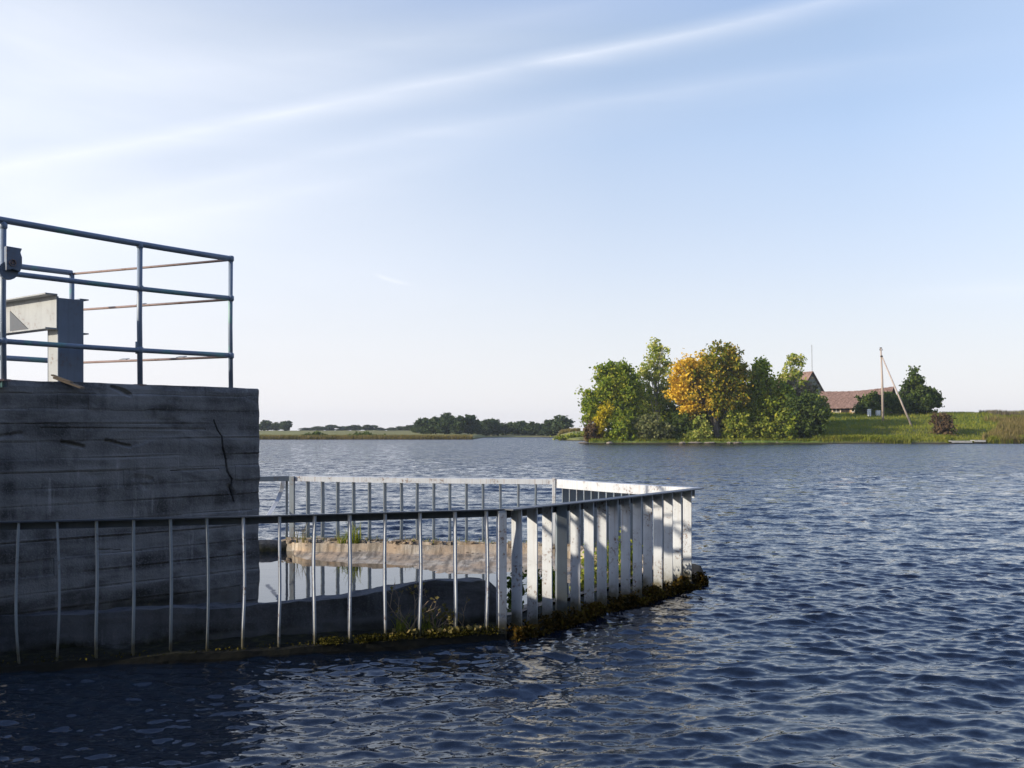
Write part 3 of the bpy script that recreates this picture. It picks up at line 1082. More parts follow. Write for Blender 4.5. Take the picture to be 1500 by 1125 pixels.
def build_hoist():
    u = Vector((0.62, 0.785, 0)).normalized()    # across the column front
    v = Vector((-u.y, u.x, 0))                    # back from its front
    fl = onpier(85, 0.15)                        # front left corner of the column
    base = fl + u * 0.108 + v * 0.085
    root = empty('steel_hoist_frame', (base.x, base.y, PTOP))
    tag(root, 'steel post with a pale horizontal beam standing on the dark concrete wall', 'steel frame')
    zt = 2.842
    w, dp = 0.216, 0.168
    o = Vector((fl.x, fl.y, PTOP - 0.01))
    mb = MB()
    mb.box(o, u * w, v * 0.010, Vector((0, 0, zt - PTOP - 0.012)))
    mb.box(o + v * (dp - 0.01), u * w, v * 0.010, Vector((0, 0, zt - PTOP + 0.006)))
    mb.box(o + u * (w - 0.03) + v * 0.0101, u * 0.010, v * (dp - 0.0202), Vector((0, 0, zt - PTOP - 0.006)))
    mb.build('column', M['col'], root, False, 0.002)
    mb = MB()
    mb.box(o + u * 0.002 + v * 0.0102, u * 0.009, v * (dp - 0.0204), Vector((0, 0, zt - PTOP)))
    mb.build('sunlit_side_plate', M['beam'], root)  # paler than the column, so its sunlit side is lit by colour
    mb = MB()
    mb.box(o - u * 0.03 + v * 0.0 + Vector((0, 0, 0.012)) - v * 0.02, u * (w + 0.06), v * (dp + 0.05), Vector((0, 0, 0.012)))
    mb.build('base_plate', M['rust'], root, False, 0.002)
    # channel beam bolted to the left side, running back
    bd = v
    bn = -u
    st = Vector((fl.x, fl.y, 0)) + bn * 0.004
    z0, z1 = 2.565, 2.850
    L = 1.02
    fw = 0.10
    mb = MB()
    mb.box(st + Vector((0, 0, z0)), bd * L, bn * fw, Vector((0, 0, 0.012)))
    mb.box(st + Vector((0, 0, z1 - 0.012)), bd * L, bn * fw, Vector((0, 0, 0.012)))
    mb.box(st + Vector((0, 0, z0 + 0.0125)), bd * L, bn * 0.009, Vector((0, 0, z1 - z0 - 0.025)))
    mb.build('beam', M['beam'], root, False, 0.001)
    # dark triangular plate standing in for a shadow on the beam web
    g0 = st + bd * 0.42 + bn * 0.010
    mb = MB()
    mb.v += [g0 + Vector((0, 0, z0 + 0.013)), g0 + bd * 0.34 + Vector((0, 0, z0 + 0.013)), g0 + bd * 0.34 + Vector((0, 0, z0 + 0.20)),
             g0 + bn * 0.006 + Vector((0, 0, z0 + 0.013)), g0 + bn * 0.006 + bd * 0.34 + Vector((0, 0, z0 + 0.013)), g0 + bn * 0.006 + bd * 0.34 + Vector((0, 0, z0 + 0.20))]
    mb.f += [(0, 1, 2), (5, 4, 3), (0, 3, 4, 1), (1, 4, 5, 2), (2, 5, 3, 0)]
    mb.build('shadow_plate', M['shaded_rail'], root)
    # channel stub on the right side: two flange tips sticking out
    q = o + u * (w + 0.003) + v * 0.06
    mb = MB()
    for zz in (z1 - 0.02, z0 - 0.015):
        mb.box(Vector((q.x, q.y, zz)), u * 0.075, v * 0.10, Vector((0, 0, 0.010)))
    mb.box(Vector((q.x, q.y, z0 - 0.002)) - u * 0.0025, u * 0.010, v * 0.10, Vector((0, 0, z1 - z0 - 0.02)))
    mb.build('channel_stub', M['col'], root)
    # board splinter lying over the edge of the wall
    mb = MB()
    p0 = onpier(84, 0.05, PTOP + 0.032)
    p1 = onpier(124, -0.055, PTOP - 0.045)
    d = (p1 - p0)
    w_ = fdir * 0.035
    mb.box(p0, d, w_, Vector((0, 0, 0.014)))
    mb.box(p0 + Vector((0, 0, 0.0141)) - d * 0.12, d * 0.7, w_ * 0.7, Vector((0, 0, 0.010)))
    o_ = mb.build('wood_splinter', M['twig'])
    tag(o_, 'broken strip of wood lying over the top edge of the concrete wall', 'wood strip')


# ------------------------------------------------------------------ basin and its fence
C1 = Vector((-0.086, 8.63, 0))
L0 = Vector((-4.05, 7.334, 0))
T = Vector((2.085, 11.8, 0))
B1 = Vector((0.567, 13.73, 0))
B2 = Vector((-3.13, 14.44, 0))
B3 = Vector((-5.6, 13.6, 0))
ZF = 1.10
CEN = Vector((-1.6, 11.2, 0))


def outward(p, q):
    d = (q - p).normalized()
    n = Vector((d.y, -d.x, 0))
    if n.dot((p + q) / 2 - CEN) < 0:
        n = -n
    return d, n


def px_on_line(p, q, px):
    dxr = (px - 750) / FPX
    d = q - p
    t = (dxr * p.y - p.x) / (d.x - dxr * d.y)
    return p + d * t


def build_fence():
    root = empty('screen_fence', (C1.x, C1.y, 0.12))
    tag(root, 'pale metal fence of upright flat bars round the concrete basin in the water', 'fence')
    r2 = random.Random(3)

    def rail(p, q, name, web, mat, z=ZF, ext0=0.0, ext1=0.0, tilt=(0, 0), wd=0.13):
        d, n = outward(p, q)
        p2, q2 = p - d * ext0, q + d * ext1
        mb = MB()
        k = 8
        # top plate, inner web with a slight sag
        for (o0, o1, za, zb_) in ((0.0, wd, -0.010, 0.0), (-0.0085, -0.0005, -web, -0.0015)):
            for i in range(k):
                ta, tb = i / k, (i + 1) / k
                pa, pb = p2 + (q2 - p2) * ta, p2 + (q2 - p2) * tb
                sa = z + tilt[0] * (1 - ta) + tilt[1] * ta - 0.006 * math.sin(math.pi * ta)
                sb = z + tilt[0] * (1 - tb) + tilt[1] * tb - 0.006 * math.sin(math.pi * tb)
                if i == 0:
                    st = len(mb.v)
                    mb.v += [pa + n * o0 + Vector((0, 0, sa + za)), pa + n * o1 + Vector((0, 0, sa + za)), pa + n * o1 + Vector((0, 0, sa + zb_)), pa + n * o0 + Vector((0, 0, sa + zb_))]
                    mb.f.append((st, st + 1, st + 2, st + 3))
                en = len(mb.v)
                mb.v += [pb + n * o0 + Vector((0, 0, sb + za)), pb + n * o1 + Vector((0, 0, sb + za)), pb + n * o1 + Vector((0, 0, sb + zb_)), pb + n * o0 + Vector((0, 0, sb + zb_))]
                for a in range(4):
                    b = (a + 1) % 4
                    mb.f.append((st + a, st + b, en + b, en + a))
                st = en
            mb.f.append((st + 3, st + 2, st + 1, st))
        return mb.build(name, mat, root)

    def bar(p, n, zfoot, mat, wid=0.112, thick=0.010, wob=0.0, z=ZF - 0.0105, twist=0.0, name='bar'):
        """flat bar, its width along n (square to the rail)"""
        d = Vector((-n.y, n.x, 0))
        if twist:
            n = (n * math.cos(twist) + d * math.sin(twist)).normalized()
            d = Vector((-n.y, n.x, 0))
        mb = MB()
        k = 9
        ph = r2.random() * 6
        a1, a2 = r2.uniform(-1, 1) * wob, r2.uniform(-1, 1) * wob
        rings = []
        for i in range(k + 1):
            t = i / k
            zz = z + (zfoot - z) * t
            off = d * (a1 * math.sin(math.pi * t) + a2 * 0.6 * math.sin(2 * math.pi * t + ph) * t)
            c = p + off + Vector((0, 0, zz))
            st = len(mb.v)
            mb.v += [c + n * 0.008 - d * thick / 2, c + n * 0.008 + d * thick / 2, c + n * (0.008 + wid) + d * thick / 2, c + n * (0.008 + wid) - d * thick / 2]
            rings.append(st)
        for a, b in zip(rings[:-1], rings[1:]):
            for q in range(4):
                mb.f.append((a + q, a + (q + 1) % 4, b + (q + 1) % 4, b + q))
        mb.f.append(tuple(rings[0] + q for q in (3, 2, 1, 0)))
        mb.f.append(tuple(rings[-1] + q for q in range(4)))
        return mb.build(name, mat, root)

    # near section, seen almost edge on
    d, n = outward(L0, C1)
    rail(L0, C1, 'rail', 0.066, M['shaded_rail'], ext1=0.0, wd=0.05)
    xs = [25, 82, 139, 194, 248, 302, 355, 409, 460, 511, 564, 615, 666, 712]
    for i, x in enumerate([-33] + xs):
        p = px_on_line(L0 + n * 0.05, C1 + n * 0.05, x)
        bar(p - n * 0.05, n, 0.06, M['slat'] if x > 340 else M['bar'], wid=0.034, thick=0.015, wob=0.016, twist=0.25 + 0.15 * r2.uniform(-1, 1))  # left bars take the darker copy for the shade over them
    # right section, broad pale bars
    d, n = outward(C1, T)
    rail(C1, T, 'rail', 0.085, M['shaded_rail'], ext0=0.02, ext1=0.03)
    xs = [757, 780, 802, 843, 863, 881.6, 899, 916.5, 934, 949, 964, 979, 992, 1007]
    for x in xs:
        p = px_on_line(C1 + n * 0.06, T + n * 0.06, x)
        bar(p - n * 0.06, n, 0.02, M['slat'], wid=0.102, thick=0.012, wob=0.004, twist=0.03 * r2.uniform(-1, 1))
    # stout post in the middle of that section
    p = px_on_line(C1 + n * 0.06, T + n * 0.06, 823)
    mb = MB()
    mb.box(Vector((p.x - 0.047, p.y - 0.005, -0.1)), Vector((0.098, 0.022, 0)), Vector((-0.012, 0.06, 0)), Vector((0, 0, ZF + 0.10 - 0.012)))
    mb.build('post', M['slat_shaded'], root, False, 0.004)
    # far right section
    d, n = outward(T, B1)
    rail(T, B1, 'rail', 0.115, M['slat'], ext0=0.03, ext1=0.0, tilt=(0.0, 0.012))
    xs = []
    x = 823.0
    step = 10.4
    while x < 1004:
        xs.append(x)
        x += step
        step *= 1.0 + 0.012
    for x in xs:
        p = px_on_line(T, B1, x)
        bar(p, n, 0.12, M['slat_shaded'], wid=0.112, thick=0.012, wob=0.004)
    # far section
    d, n = outward(B1, B2)
    rail(B1, B2, 'rail', 0.072, M['slat'], tilt=(0.012, 0.022))
    for x in [448.4, 470, 492.5, 515.6, 539, 561.7, 586, 609.5, 634, 657.5, 681.7, 706, 731.5, 758.4, 784]:
        p = px_on_line(B1, B2, x)
        bar(p, n, 0.15, M['slat_shaded'], wid=0.112, thick=0.014, wob=0.005)
    # last section back to the pier
    d, n = outward(B2, B3)
    rail(B2, B3, 'rail', 0.07, M['slat_shaded'], tilt=(0.022, 0.02), wd=0.10)
    for k in range(1, 7):
        p = B2 + d * (0.62 + 0.30 * k)
        bar(p, n, 0.15, M['slat_shaded'], wid=0.112, thick=0.014)
    # one bar of it is torn loose and bent
    e0 = at(415, 14.6, z=ZF - 0.02)
    mb = MB()
    pts = [e0, at(413, 14.55, py=716), at(408, 14.45, py=730), at(400, 14.3, py=744), at(391, 14.1, py=758)]
    for i in range(len(pts) - 1):
        a, b = pts[i], pts[i + 1]
        mb.box(a - Vector((0.03, 0, 0)), Vector((0.055, 0.02, 0)), Vector((-0.005, 0.012, 0)), b - a)
    mb.build('bent_bar', M['slat'], root)

    # corner posts
    def post(c, wx, wy, ang, mat, zt, z0=-0.1):
        u = Vector((math.cos(ang), math.sin(ang), 0))
        v = Vector((-u.y, u.x, 0))
        mb = MB()
        mb.box(Vector((c.x, c.y, z0)) - u * wx / 2 - v * wy / 2, u * wx, v * wy, Vector((0, 0, zt - z0)))
        return mb.build('post', mat, root, False, 0.004)
    pc = at(734.5, 8.60)
    post(pc + Vector((0.0, 0.02, 0)), 0.072, 0.075, R(18), M['slat'], ZF - 0.012)
    pb = at(811.5, 13.70)
    post(pb, 0.045, 0.05, R(-10), M['slat'], ZF + 0.03)
    post(at(428, 14.42), 0.07, 0.05, R(-10), M['slat_shaded'], ZF + 0.02)
    post(at(420, 14.50), 0.03, 0.05, R(20), M['slat_shaded'], ZF + 0.02)
    # tip cap
    mb = MB()
    mb.box(Vector((T.x, T.y, ZF - 0.085)) + Vector((-0.02, -0.05, 0)), Vector((0.03, 0.03, 0)), Vector((-0.05, 0.06, 0)), Vector((0, 0, 0.073)))
    mb.build('end_cap', M['slat_shaded'], root)


def poly_offset(p, n, a):
    return p + n * a


def lumpy_band(path, prof, mat, name, parent, seed, step=0.05, amp=0.012):
    """sweep a profile (offset, z) along a path [(point, normal)], roughened"""
    pts = []
    for (p, n), (q, n2) in zip(path[:-1], path[1:]):
        L = (q - p).length
        k = max(2, int(L / step))
        for i in range(k):
            t = i / k
            pts.append((p + (q - p) * t, (n + (n2 - n) * t).normalized()))
    pts.append(path[-1])
    # subdivide the profile
    pr = []
    for (a, b), (c, d) in zip(prof[:-1], prof[1:]):
        L = math.hypot(a - c, b - d)
        k = max(1, int(L / 0.04))
        for i in range(k):
            t = i / k
            pr.append((a + (c - a) * t, b + (d - b) * t))
    pr.append(prof[-1])
    V = []
    for p, n in pts:
        for a, z in pr:
            V.append((p.x + n.x * a, p.y + n.y * a, z))
    V = np.array(V)
    V[:, 0] += amp * vnoise(V[:, 0] * 7 + V[:, 2] * 5, V[:, 1] * 7, seed, 4)
    V[:, 1] += amp * vnoise(V[:, 0] * 7, V[:, 1] * 7 + V[:, 2] * 6, seed + 1, 4)
    V[:, 2] += 0.8 * amp * vnoise(V[:, 0] * 8, V[:, 1] * 8, seed + 2, 4)
    jag = np.round(2.2 * vnoise(V[:, 0] * 14, V[:, 1] * 14, seed + 5, 3)) / 2.2
    V[:, 2] += np.where(V[:, 2] > 0.03, amp * 0.9 * jag, 0)
    m = len(pr)
    F = []
    for i in range(len(pts) - 1):
        for j in range(m - 1):
            F.append((i * m + j, (i + 1) * m + j, (i + 1) * m + j + 1, i * m + j + 1))
    F.append(tuple(range(m)))
    F.append(tuple((len(pts) - 1) * m + j for j in reversed(range(m))))
    o = np_mesh(name, V, F, mat, parent, False)
    bm = bmesh.new()
    bm.from_mesh(o.data)
    bmesh.ops.recalc_face_normals(bm, faces=bm.faces)
    bm.to_mesh(o.data)
    bm.free()
    return o


def build_basin():
    root = empty('spillway_basin', (CEN.x, CEN.y, 0))
    tag(root, 'low concrete rim and sandy sloping floor inside the fence, holding still water', 'basin')
    d1, n1 = outward(L0, C1)
    d2, n2 = outward(C1, T)
    d3, n3 = outward(T, B1)
    d4, n4 = outward(B1, B2)
    d5, n5 = outward(B2, B3)
    # outer kerb the fence stands on
    kerb = [(0.085, -1.0), (0.085, 0.01), (0.07, 0.055), (0.0, 0.08), (-0.25, 0.10), (-0.30, 0.0), (-0.30, -1.0)]
    lumpy_band([(L0, n1), (C1, n1)], kerb, M['curb'], 'kerb', root, 50, amp=0.010)
    kerb2 = [(0.15, -1.0), (0.15, -0.02), (0.12, 0.04), (0.0, 0.07), (-0.28, 0.09), (-0.33, 0.0), (-0.33, -1.0)]
    lumpy_band([(C1 + d2 * 0.02, n2), (T, n2)], kerb2, M['curb'], 'kerb', root, 60, amp=0.014)
    kerb3 = [(0.17, -1.0), (0.17, 0.12), (0.12, 0.20), (0.0, 0.23), (-0.22, 0.25), (-0.26, 0.2), (-0.36, -0.2), (-0.36, -1.0)]
    lumpy_band([(T, n3), (B1, n3)], kerb3, M['apron'], 'kerb', root, 70, amp=0.016)
    lumpy_band([(B1, n4), (B2, n4)], kerb3, M['apron'], 'kerb', root, 80, amp=0.018)
    lumpy_band([(B2 + d5 * 0.05, n5), (B3, n5)], kerb3, M['curb'], 'kerb', root, 90, amp=0.012)
    # inner wall behind the near section: low at the left, stepping up towards the corner
    prof_rows = []
    xs = [(-90, 0.36), (100, 0.352), (240, 0.36), (384, 0.345), (440, 0.355), (500, 0.38), (545, 0.41), (600, 0.445), (640, 0.47), (665, 0.475), (700, 0.475), (716, 0.465), (728, 0.40), (740, 0.22)]
    stations = []
    for x, ztop in xs:
        p = px_on_line(L0 - n1 * 0.24, C1 - n1 * 0.24, x)
        stations.append((p, ztop))
    V = []
    nrow = 14
    th = 0.26
    P2 = []
    for (p, za), (q, zb_) in zip(stations[:-1], stations[1:]):
        k = max(1, int((q - p).length / 0.04))
        for i in range(k):
            t = i / k
            P2.append((p + (q - p) * t, za + (zb_ - za) * t))
    P2.append(stations[-1])
    for p, zt in P2:
        for j in range(nrow):
            t = j / (nrow - 1)
            V.append((p.x, p.y, -0.9 + (zt + 0.9) * t ** 0.45))
        for j in range(1, 5):
            q = p - n1 * th * j / 4
            V.append((q.x, q.y, zt - 0.012 * j / 4))
        q = p - n1 * th
        V.append((q.x, q.y, -0.9))
    V = np.array(V)
    m = nrow + 5
    sgn = vnoise(V[:, 0] * 6, V[:, 1] * 6 + V[:, 2] * 9, 33, 4)
    jag = np.round(2 * vnoise(V[:, 0] * 15, V[:, 2] * 15, 36, 3)) / 2
    sgn = sgn * 1.4 + 0.5 * jag
    V[:, 0] += n1.x * 0.010 * sgn
    V[:, 1] += n1.y * 0.010 * sgn
    V[:, 2] += np.where(V[:, 2] > 0.3, 0.012 * np.round(2 * vnoise(V[:, 0] * 9, V[:, 1] * 9, 37, 3)) / 2, 0)
    V[:, 2] += 0.007 * vnoise(V[:, 0] * 11, V[:, 1] * 11, 34, 4)
    F = []
    for i in range(len(P2) - 1):
        for j in range(m - 1):
            F.append((i * m + j, i * m + j + 1, (i + 1) * m + j + 1, (i + 1) * m + j))
    F.append(tuple(range(m)))
    F.append(tuple((len(P2) - 1) * m + j for j in reversed(range(m))))
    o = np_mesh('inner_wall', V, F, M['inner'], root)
    bm = bmesh.new()
    bm.from_mesh(o.data)
    bmesh.ops.recalc_face_normals(bm, faces=bm.faces)
    bm.to_mesh(o.data)
    bm.free()
    # sloping floor between the rim and the pool
    ring = [at(428, 13.98), at(445, 13.75), at(600, 13.55), B1 - n4 * 0.25 - d4 * -0.35, at(900, 13.0), T - n3 * 0.25 - n2 * 0.25,
            C1 + d2 * 2.6 - n2 * 0.30, C1 + d2 * 1.2 - n2 * 0.30, C1 + d2 * 0.25 - n2 * 0.30]
    pool = [at(434, 13.35), at(446, 13.10), at(560, 12.35), at(640, 11.65), at(668, 11.30), at(700, 10.9), at(712, 10.4), at(716, 9.7), at(716, 9.15)]
    zr = [0.24, 0.25, 0.26, 0.25, 0.24, 0.18, 0.12, 0.10, 0.08]
    zp = [0.085] * 9
    nu, nv = 320, 60
    V = []
    for i in range(nu):
        u = i / (nu - 1) * (len(ring) - 1)
        a = min(int(u), len(ring) - 2)
        t = u - a
        r_ = ring[a].lerp(ring[a + 1], t)
        p_ = pool[a].lerp(pool[a + 1], t)
        za = zr[a] + (zr[a + 1] - zr[a]) * t
        zb_ = zp[a]
        for j in range(nv):
            v = j / (nv - 1)
            prof = 1 - (0.62 * min(1, v / 0.06) + 0.38 * v)
            q = r_.lerp(p_, v)
            V.append((q.x, q.y, zb_ + (za - zb_) * prof))
    V = np.array(V)
    V[:, 2] += 0.010 * np.clip(np.round(3 * vnoise(V[:, 0] * 12, V[:, 1] * 12, 103, 3)) / 3, -1, 1) * (V[:, 2] > 0.12)
    V[:, 2] += 0.007 * vnoise(V[:, 0] * 3.5, V[:, 1] * 3.5, 101, 5) + 0.004 * vnoise(V[:, 0] * 22, V[:, 1] * 9, 102, 3)
    i = np.arange(nu - 1)[:, None]
    j = np.arange(nv - 1)[None, :]
    F = np.stack([i * nv + j, (i + 1) * nv + j, (i + 1) * nv + j + 1, i * nv + j + 1], -1).reshape(-1, 4)
    np_mesh('sloping_floor', V, F, M['apron'], root, True)
    # still pool
    pp = [L0 - n1 * 0.45, C1 - n1 * 0.45, C1 - n2 * 0.32 - n1 * 0.2, T - n2 * 0.34 - n3 * 0.3, B1 - n3 * 0.31 - n4 * 0.3, B2 - n4 * 0.31, B3 - n5 * 0.31]
    np_mesh('pool', [(p.x, p.y, 0.10) for p in pp], [tuple(range(len(pp)))], M['pool'])
    tag(bpy.data.objects['pool'], kind='structure')
    bpy.data.objects['pool'].name = 'basin_water'


def along(p, q, n, rg, t0=0, t1=1):
    t = t0 + (t1 - t0) * rg.random(n)
    return np.array([p.x, p.y, 0])[None] + np.array([q.x - p.x, q.y - p.y, 0])[None] * t[:, None]


def build_growth():
    rg = np.random.default_rng(77)
    d1, n1 = outward(L0, C1)
    d2, n2 = outward(C1, T)
    d4, n4 = outward(B1, B2)
    nn1, nn2, nn4 = np.array(n1), np.array(n2), np.array(n4)
    # algae beards clinging to the kerb and bar feet
    P = []
    L = (T - C1).length
    for x in np.arange(0, L, 0.045):
        c = np.array(C1) + np.array(d2) * x
        amt = max(0.12, 0.55 + 0.55 * math.sin(x * 13) * math.sin(x * 3.1) + 0.25 * math.sin(x * 31))
        big = 1.0 + 0.5 * (x > L - 1.3)
        m = int(75 * amt * big + 25)
        q = c + nn2 * (0.13 + 0.05 * rg.random(m))[:, None] + rg.normal(size=(m, 3)) * np.array([0.022, 0.022, 0.0])
        q[:, 2] = rg.random(m) ** 0.8 * (0.045 + 0.12 * amt) - 0.03 
        P.append(q)
        m = int(22 * amt)
        q = c + nn2 * (0.10 * rg.random(m))[:, None] + rg.normal(size=(m, 3)) * np.array([0.03, 0.03, 0.0])
        q[:, 2] = 0.05 + rg.random(m) * 0.08
        P.append(q)
    V, F = leaf_quads(np.concatenate(P), 0.021, rg, 1.9)
    o = np_mesh('algae', V, F, M['algae'])
    tag(o, 'brown and yellow waterweed hanging on the kerb below the broad pale bars', 'waterweed', kind='stuff')
    # moss strip on the near kerb
    P = []
    Ln = (C1 - L0).length
    for x in np.arange(0, Ln, 0.03):
        right = x > Ln - 1.55
        m = int((130 if right else 8) * max(0.1, 0.6 + 0.6 * math.sin(x * 7) * math.sin(x * 17)))
        c = np.array(L0) + np.array(d1) * x
        q = c + nn1 * (0.085 * rg.random(m) - 0.01)[:, None] + rg.normal(size=(m, 3)) * np.array([0.02, 0.02, 0])
        q[:, 2] = 0.068 + rg.random(m) ** 2 * (0.05 if right else 0.025)
        P.append(q)
    V, F = leaf_quads(np.concatenate(P), 0.0105, rg, 1.8)
    o = np_mesh('moss', V, F, M['moss'])
    tag(o, 'yellow-green moss carpeting the kerb at the water below the near rail', 'moss', kind='stuff')
    # crumbled lumps of concrete on the far rim and at its foot
    V, F = [], []
    r4 = random.Random(8)
    for k in range(230):
        t_ = r4.random()
        off = r4.choice([0.02, 0.10, 0.16, 0.22, 0.27]) + r4.gauss(0, 0.03)
        if k < 170:
            p = B1.lerp(B2, t_) - n4 * off
        else:
            d3_, n3_ = outward(T, B1)
            p = T.lerp(B1, t_) - n3_ * off
        s = 0.014 + 0.030 * r4.random() ** 2
        st = len(V)
        for sx in (-1, 1):
            for sy in (-1, 1):
                for sz in (-1, 1):
                    V.append((p.x + s * sx * r4.uniform(0.6, 1.5), p.y + s * sy * r4.uniform(0.6, 1.3), 0.245 + s * sz * r4.uniform(0.5, 0.9)))
        for f in ((0, 1, 3, 2), (4, 6, 7, 5), (0, 4, 5, 1), (2, 3, 7, 6), (0, 2, 6, 4), (1, 5, 7, 3)):
            F.append(tuple(st + q for q in f))
    tag(np_mesh('rubble', V, F, M['apron']), 'crumbled lumps of pale concrete along the far rim of the basin', 'rubble', kind='stuff')
    # weeds along the foot of the far section
    P = along(B1 - n4 * 0.12, B2 - n4 * 0.12, 260, rg)
    P[:, 2] = 0.22
    P += rg.normal(size=P.shape) * np.array([0.05, 0.05, 0])
    o = blades('low_weeds', P, 0.10, 0.010, 'grass', rg, None, 0.9)
    tag(o, 'short weeds growing from cracks on the far rim of the basin', 'weeds', kind='stuff')

    def tuft(px, Y, z, h, n, mat, label, spread=0.05, w=0.010, lean=0.5, cat='grass tuft'):
        c = at(px, Y, z)
        P = np.array(c)[None] + rg.normal(size=(n, 3)) * np.array([spread, spread, 0.0])
        root = empty('grass_tuft', c)
        tag(root, label, cat)
        blades('blades', P, h, w, mat, rg, root, lean)

    tuft(519, 13.95, 0.20, 0.34, 60, 'grass', 'tall green grass tuft on the far rim of the basin, behind the near rail', 0.05, 0.014, 0.35)
    tuft(503, 13.9, 0.20, 0.22, 50, 'grass', 'shorter green grass tuft leaning left on the far rim of the basin', 0.05, 0.012, 0.9)
    tuft(443, 14.1, 0.20, 0.34, 26, 'reed', 'pale dead grass stalks beside the dark far corner post', 0.06, 0.010, 0.8)
    tuft(604, 13.9, 0.2, 0.16, 30, 'reed', 'small dry grass tuft at the foot of the far section, mid way', 0.06, 0.010, 0.8)
    tuft(587, 8.46, 0.10, 0.16, 50, 'grass', 'small green grass tuft on the mossy kerb left of the dry weeds', 0.035, 0.006, 0.9)
    tuft(625, 8.48, 0.10, 0.19, 40, 'grass', 'thin green grass tuft on the mossy kerb among the dry weeds', 0.05, 0.005, 0.8)

    # plants inside, behind the broad bars
    def weed(px, Y, z, h, n, mat, label, lw=0.03):
        c = at(px, Y, z)
        root = empty('leafy_weed', c)
        tag(root, label, 'plant')
        mb = MB()
        P = []
        for k in range(max(3, n // 40)):
            a = rg.random() * 6.28
            l = 0.25 * rg.random()
            e = c + Vector((math.cos(a) * l * h, math.sin(a) * l * h, h * (0.6 + 0.4 * rg.random())))
            mb.tube([c, (c + e) / 2 + Vector((0, 0, 0.03)), e], [0.004, 0.003, 0.0015], 4)
            t = rg.random(n // max(3, n // 40) + 6)[:, None]
            P.append(np.array(c)[None] * (1 - t) + np.array(e)[None] * t + rg.normal(size=(len(t), 3)) * 0.04)
        mb.build('stem', M['twig'], root)
        V, F = leaf_quads(np.concatenate(P), lw, rg, 2.0)
        np_mesh('leaves', V, F, M[mat], root)

    for i, (px, Y, h, mat, lab) in enumerate([
            (752, 9.5, 0.42, 'leaf_dark', 'dark leafy weed behind the first gap right of the corner post'),
            (790, 10.0, 0.40, 'leaf_dark', 'dark leafy weed behind the third and fourth broad bars'),
            (812, 10.2, 0.30, 'leaf_green', 'green leafy weed left of the stout middle post'),
            (853, 10.8, 0.34, 'leaf_light', 'light green weed in the gap two bars right of the stout post'),
            (873, 11.0, 0.52, 'leaf_light', 'tall light green weed showing in a gap between shaded bars'),
            (891, 11.2, 0.50, 'leaf_green', 'tall green weed right of the light green one'),
            (908, 11.5, 0.56, 'leaf_light', 'tallest light green weed behind the most shaded bars'),
            (926, 11.6, 0.40, 'leaf_olive', 'olive weed at the right end of the shaded bars')]):
        weed(px, Y, 0.08, h, 260, mat, lab)

    # dry twiggy weeds on the kerb
    def twiggy(px, Y, z, h, spread, n, label, seed):
        r3 = random.Random(seed)
        c = at(px, Y, z)
        root = empty('dry_weed', c)
        tag(root, label, 'dead plant')
        mb = MB()
        tips = []

        def grow(p, d, l, r, depth):
            pts = [p]
            for k in range(4):
                d = (d + Vector((r3.gauss(0, 0.22), r3.gauss(0, 0.22), r3.gauss(0, 0.16)))).normalized()
                pts.append(pts[-1] + d * l / 4)
            mb.tube(pts, [r, r * 0.9, r * 0.8, r * 0.7, r * 0.5], 5)
            tips.append(pts[-1])
            if depth:
                for k in range(2):
                    grow(pts[2 + k], (d + Vector((r3.gauss(0, 0.7), r3.gauss(0, 0.7), r3.gauss(0.1, 0.4)))).normalized(), l * 0.6, r * 0.6, depth - 1)
        for k in range(n):
            grow(c + Vector((r3.gauss(0, 0.02), r3.gauss(0, 0.02), 0)), Vector((r3.gauss(0, spread), r3.gauss(0, spread * 0.6), 1)).normalized(), h * r3.uniform(0.6, 1), 0.0045, 2)
        mb.build('stems', M['twig'], root)
        P = np.concatenate([np.array(t)[None] + rg.normal(size=(5, 3)) * 0.012 for t in tips if r3.random() < 0.4] or [np.array(c)[None]])
        V, F = leaf_quads(P, 0.022, rg, 1.3)
        np_mesh('dead_leaves', V, F, M['reed'], root)
    twiggy(603, 8.47, 0.10, 0.36, 0.5, 6, 'tangled brown dead weed on the mossy kerb against the dark inner wall', 4)
    twiggy(640, 8.50, 0.10, 0.20, 0.8, 7, 'low heap of dry curled stems on the kerb right of the tangled weed', 9)
    twiggy(683, 8.56, 0.10, 0.20, 0.4, 2, 'forked dry twig standing on the kerb near the corner post', 12)
    # curled dead leaves scattered on the moss
    P = along(px_on_line(L0, C1, 575), px_on_line(L0, C1, 710), 110, rg) + nn1 * 0.02
    P += rg.normal(size=P.shape) * np.array([0.03, 0.03, 0])
    P[:, 2] = 0.10 + 0.03 * rg.random(len(P))
    V, F = leaf_quads(P, 0.035, rg, 1.2)
    tag(np_mesh('dead_leaves', V, F, M['reed']), 'pale curled dead leaves scattered over the mossy kerb', 'dead leaves', kind='stuff')


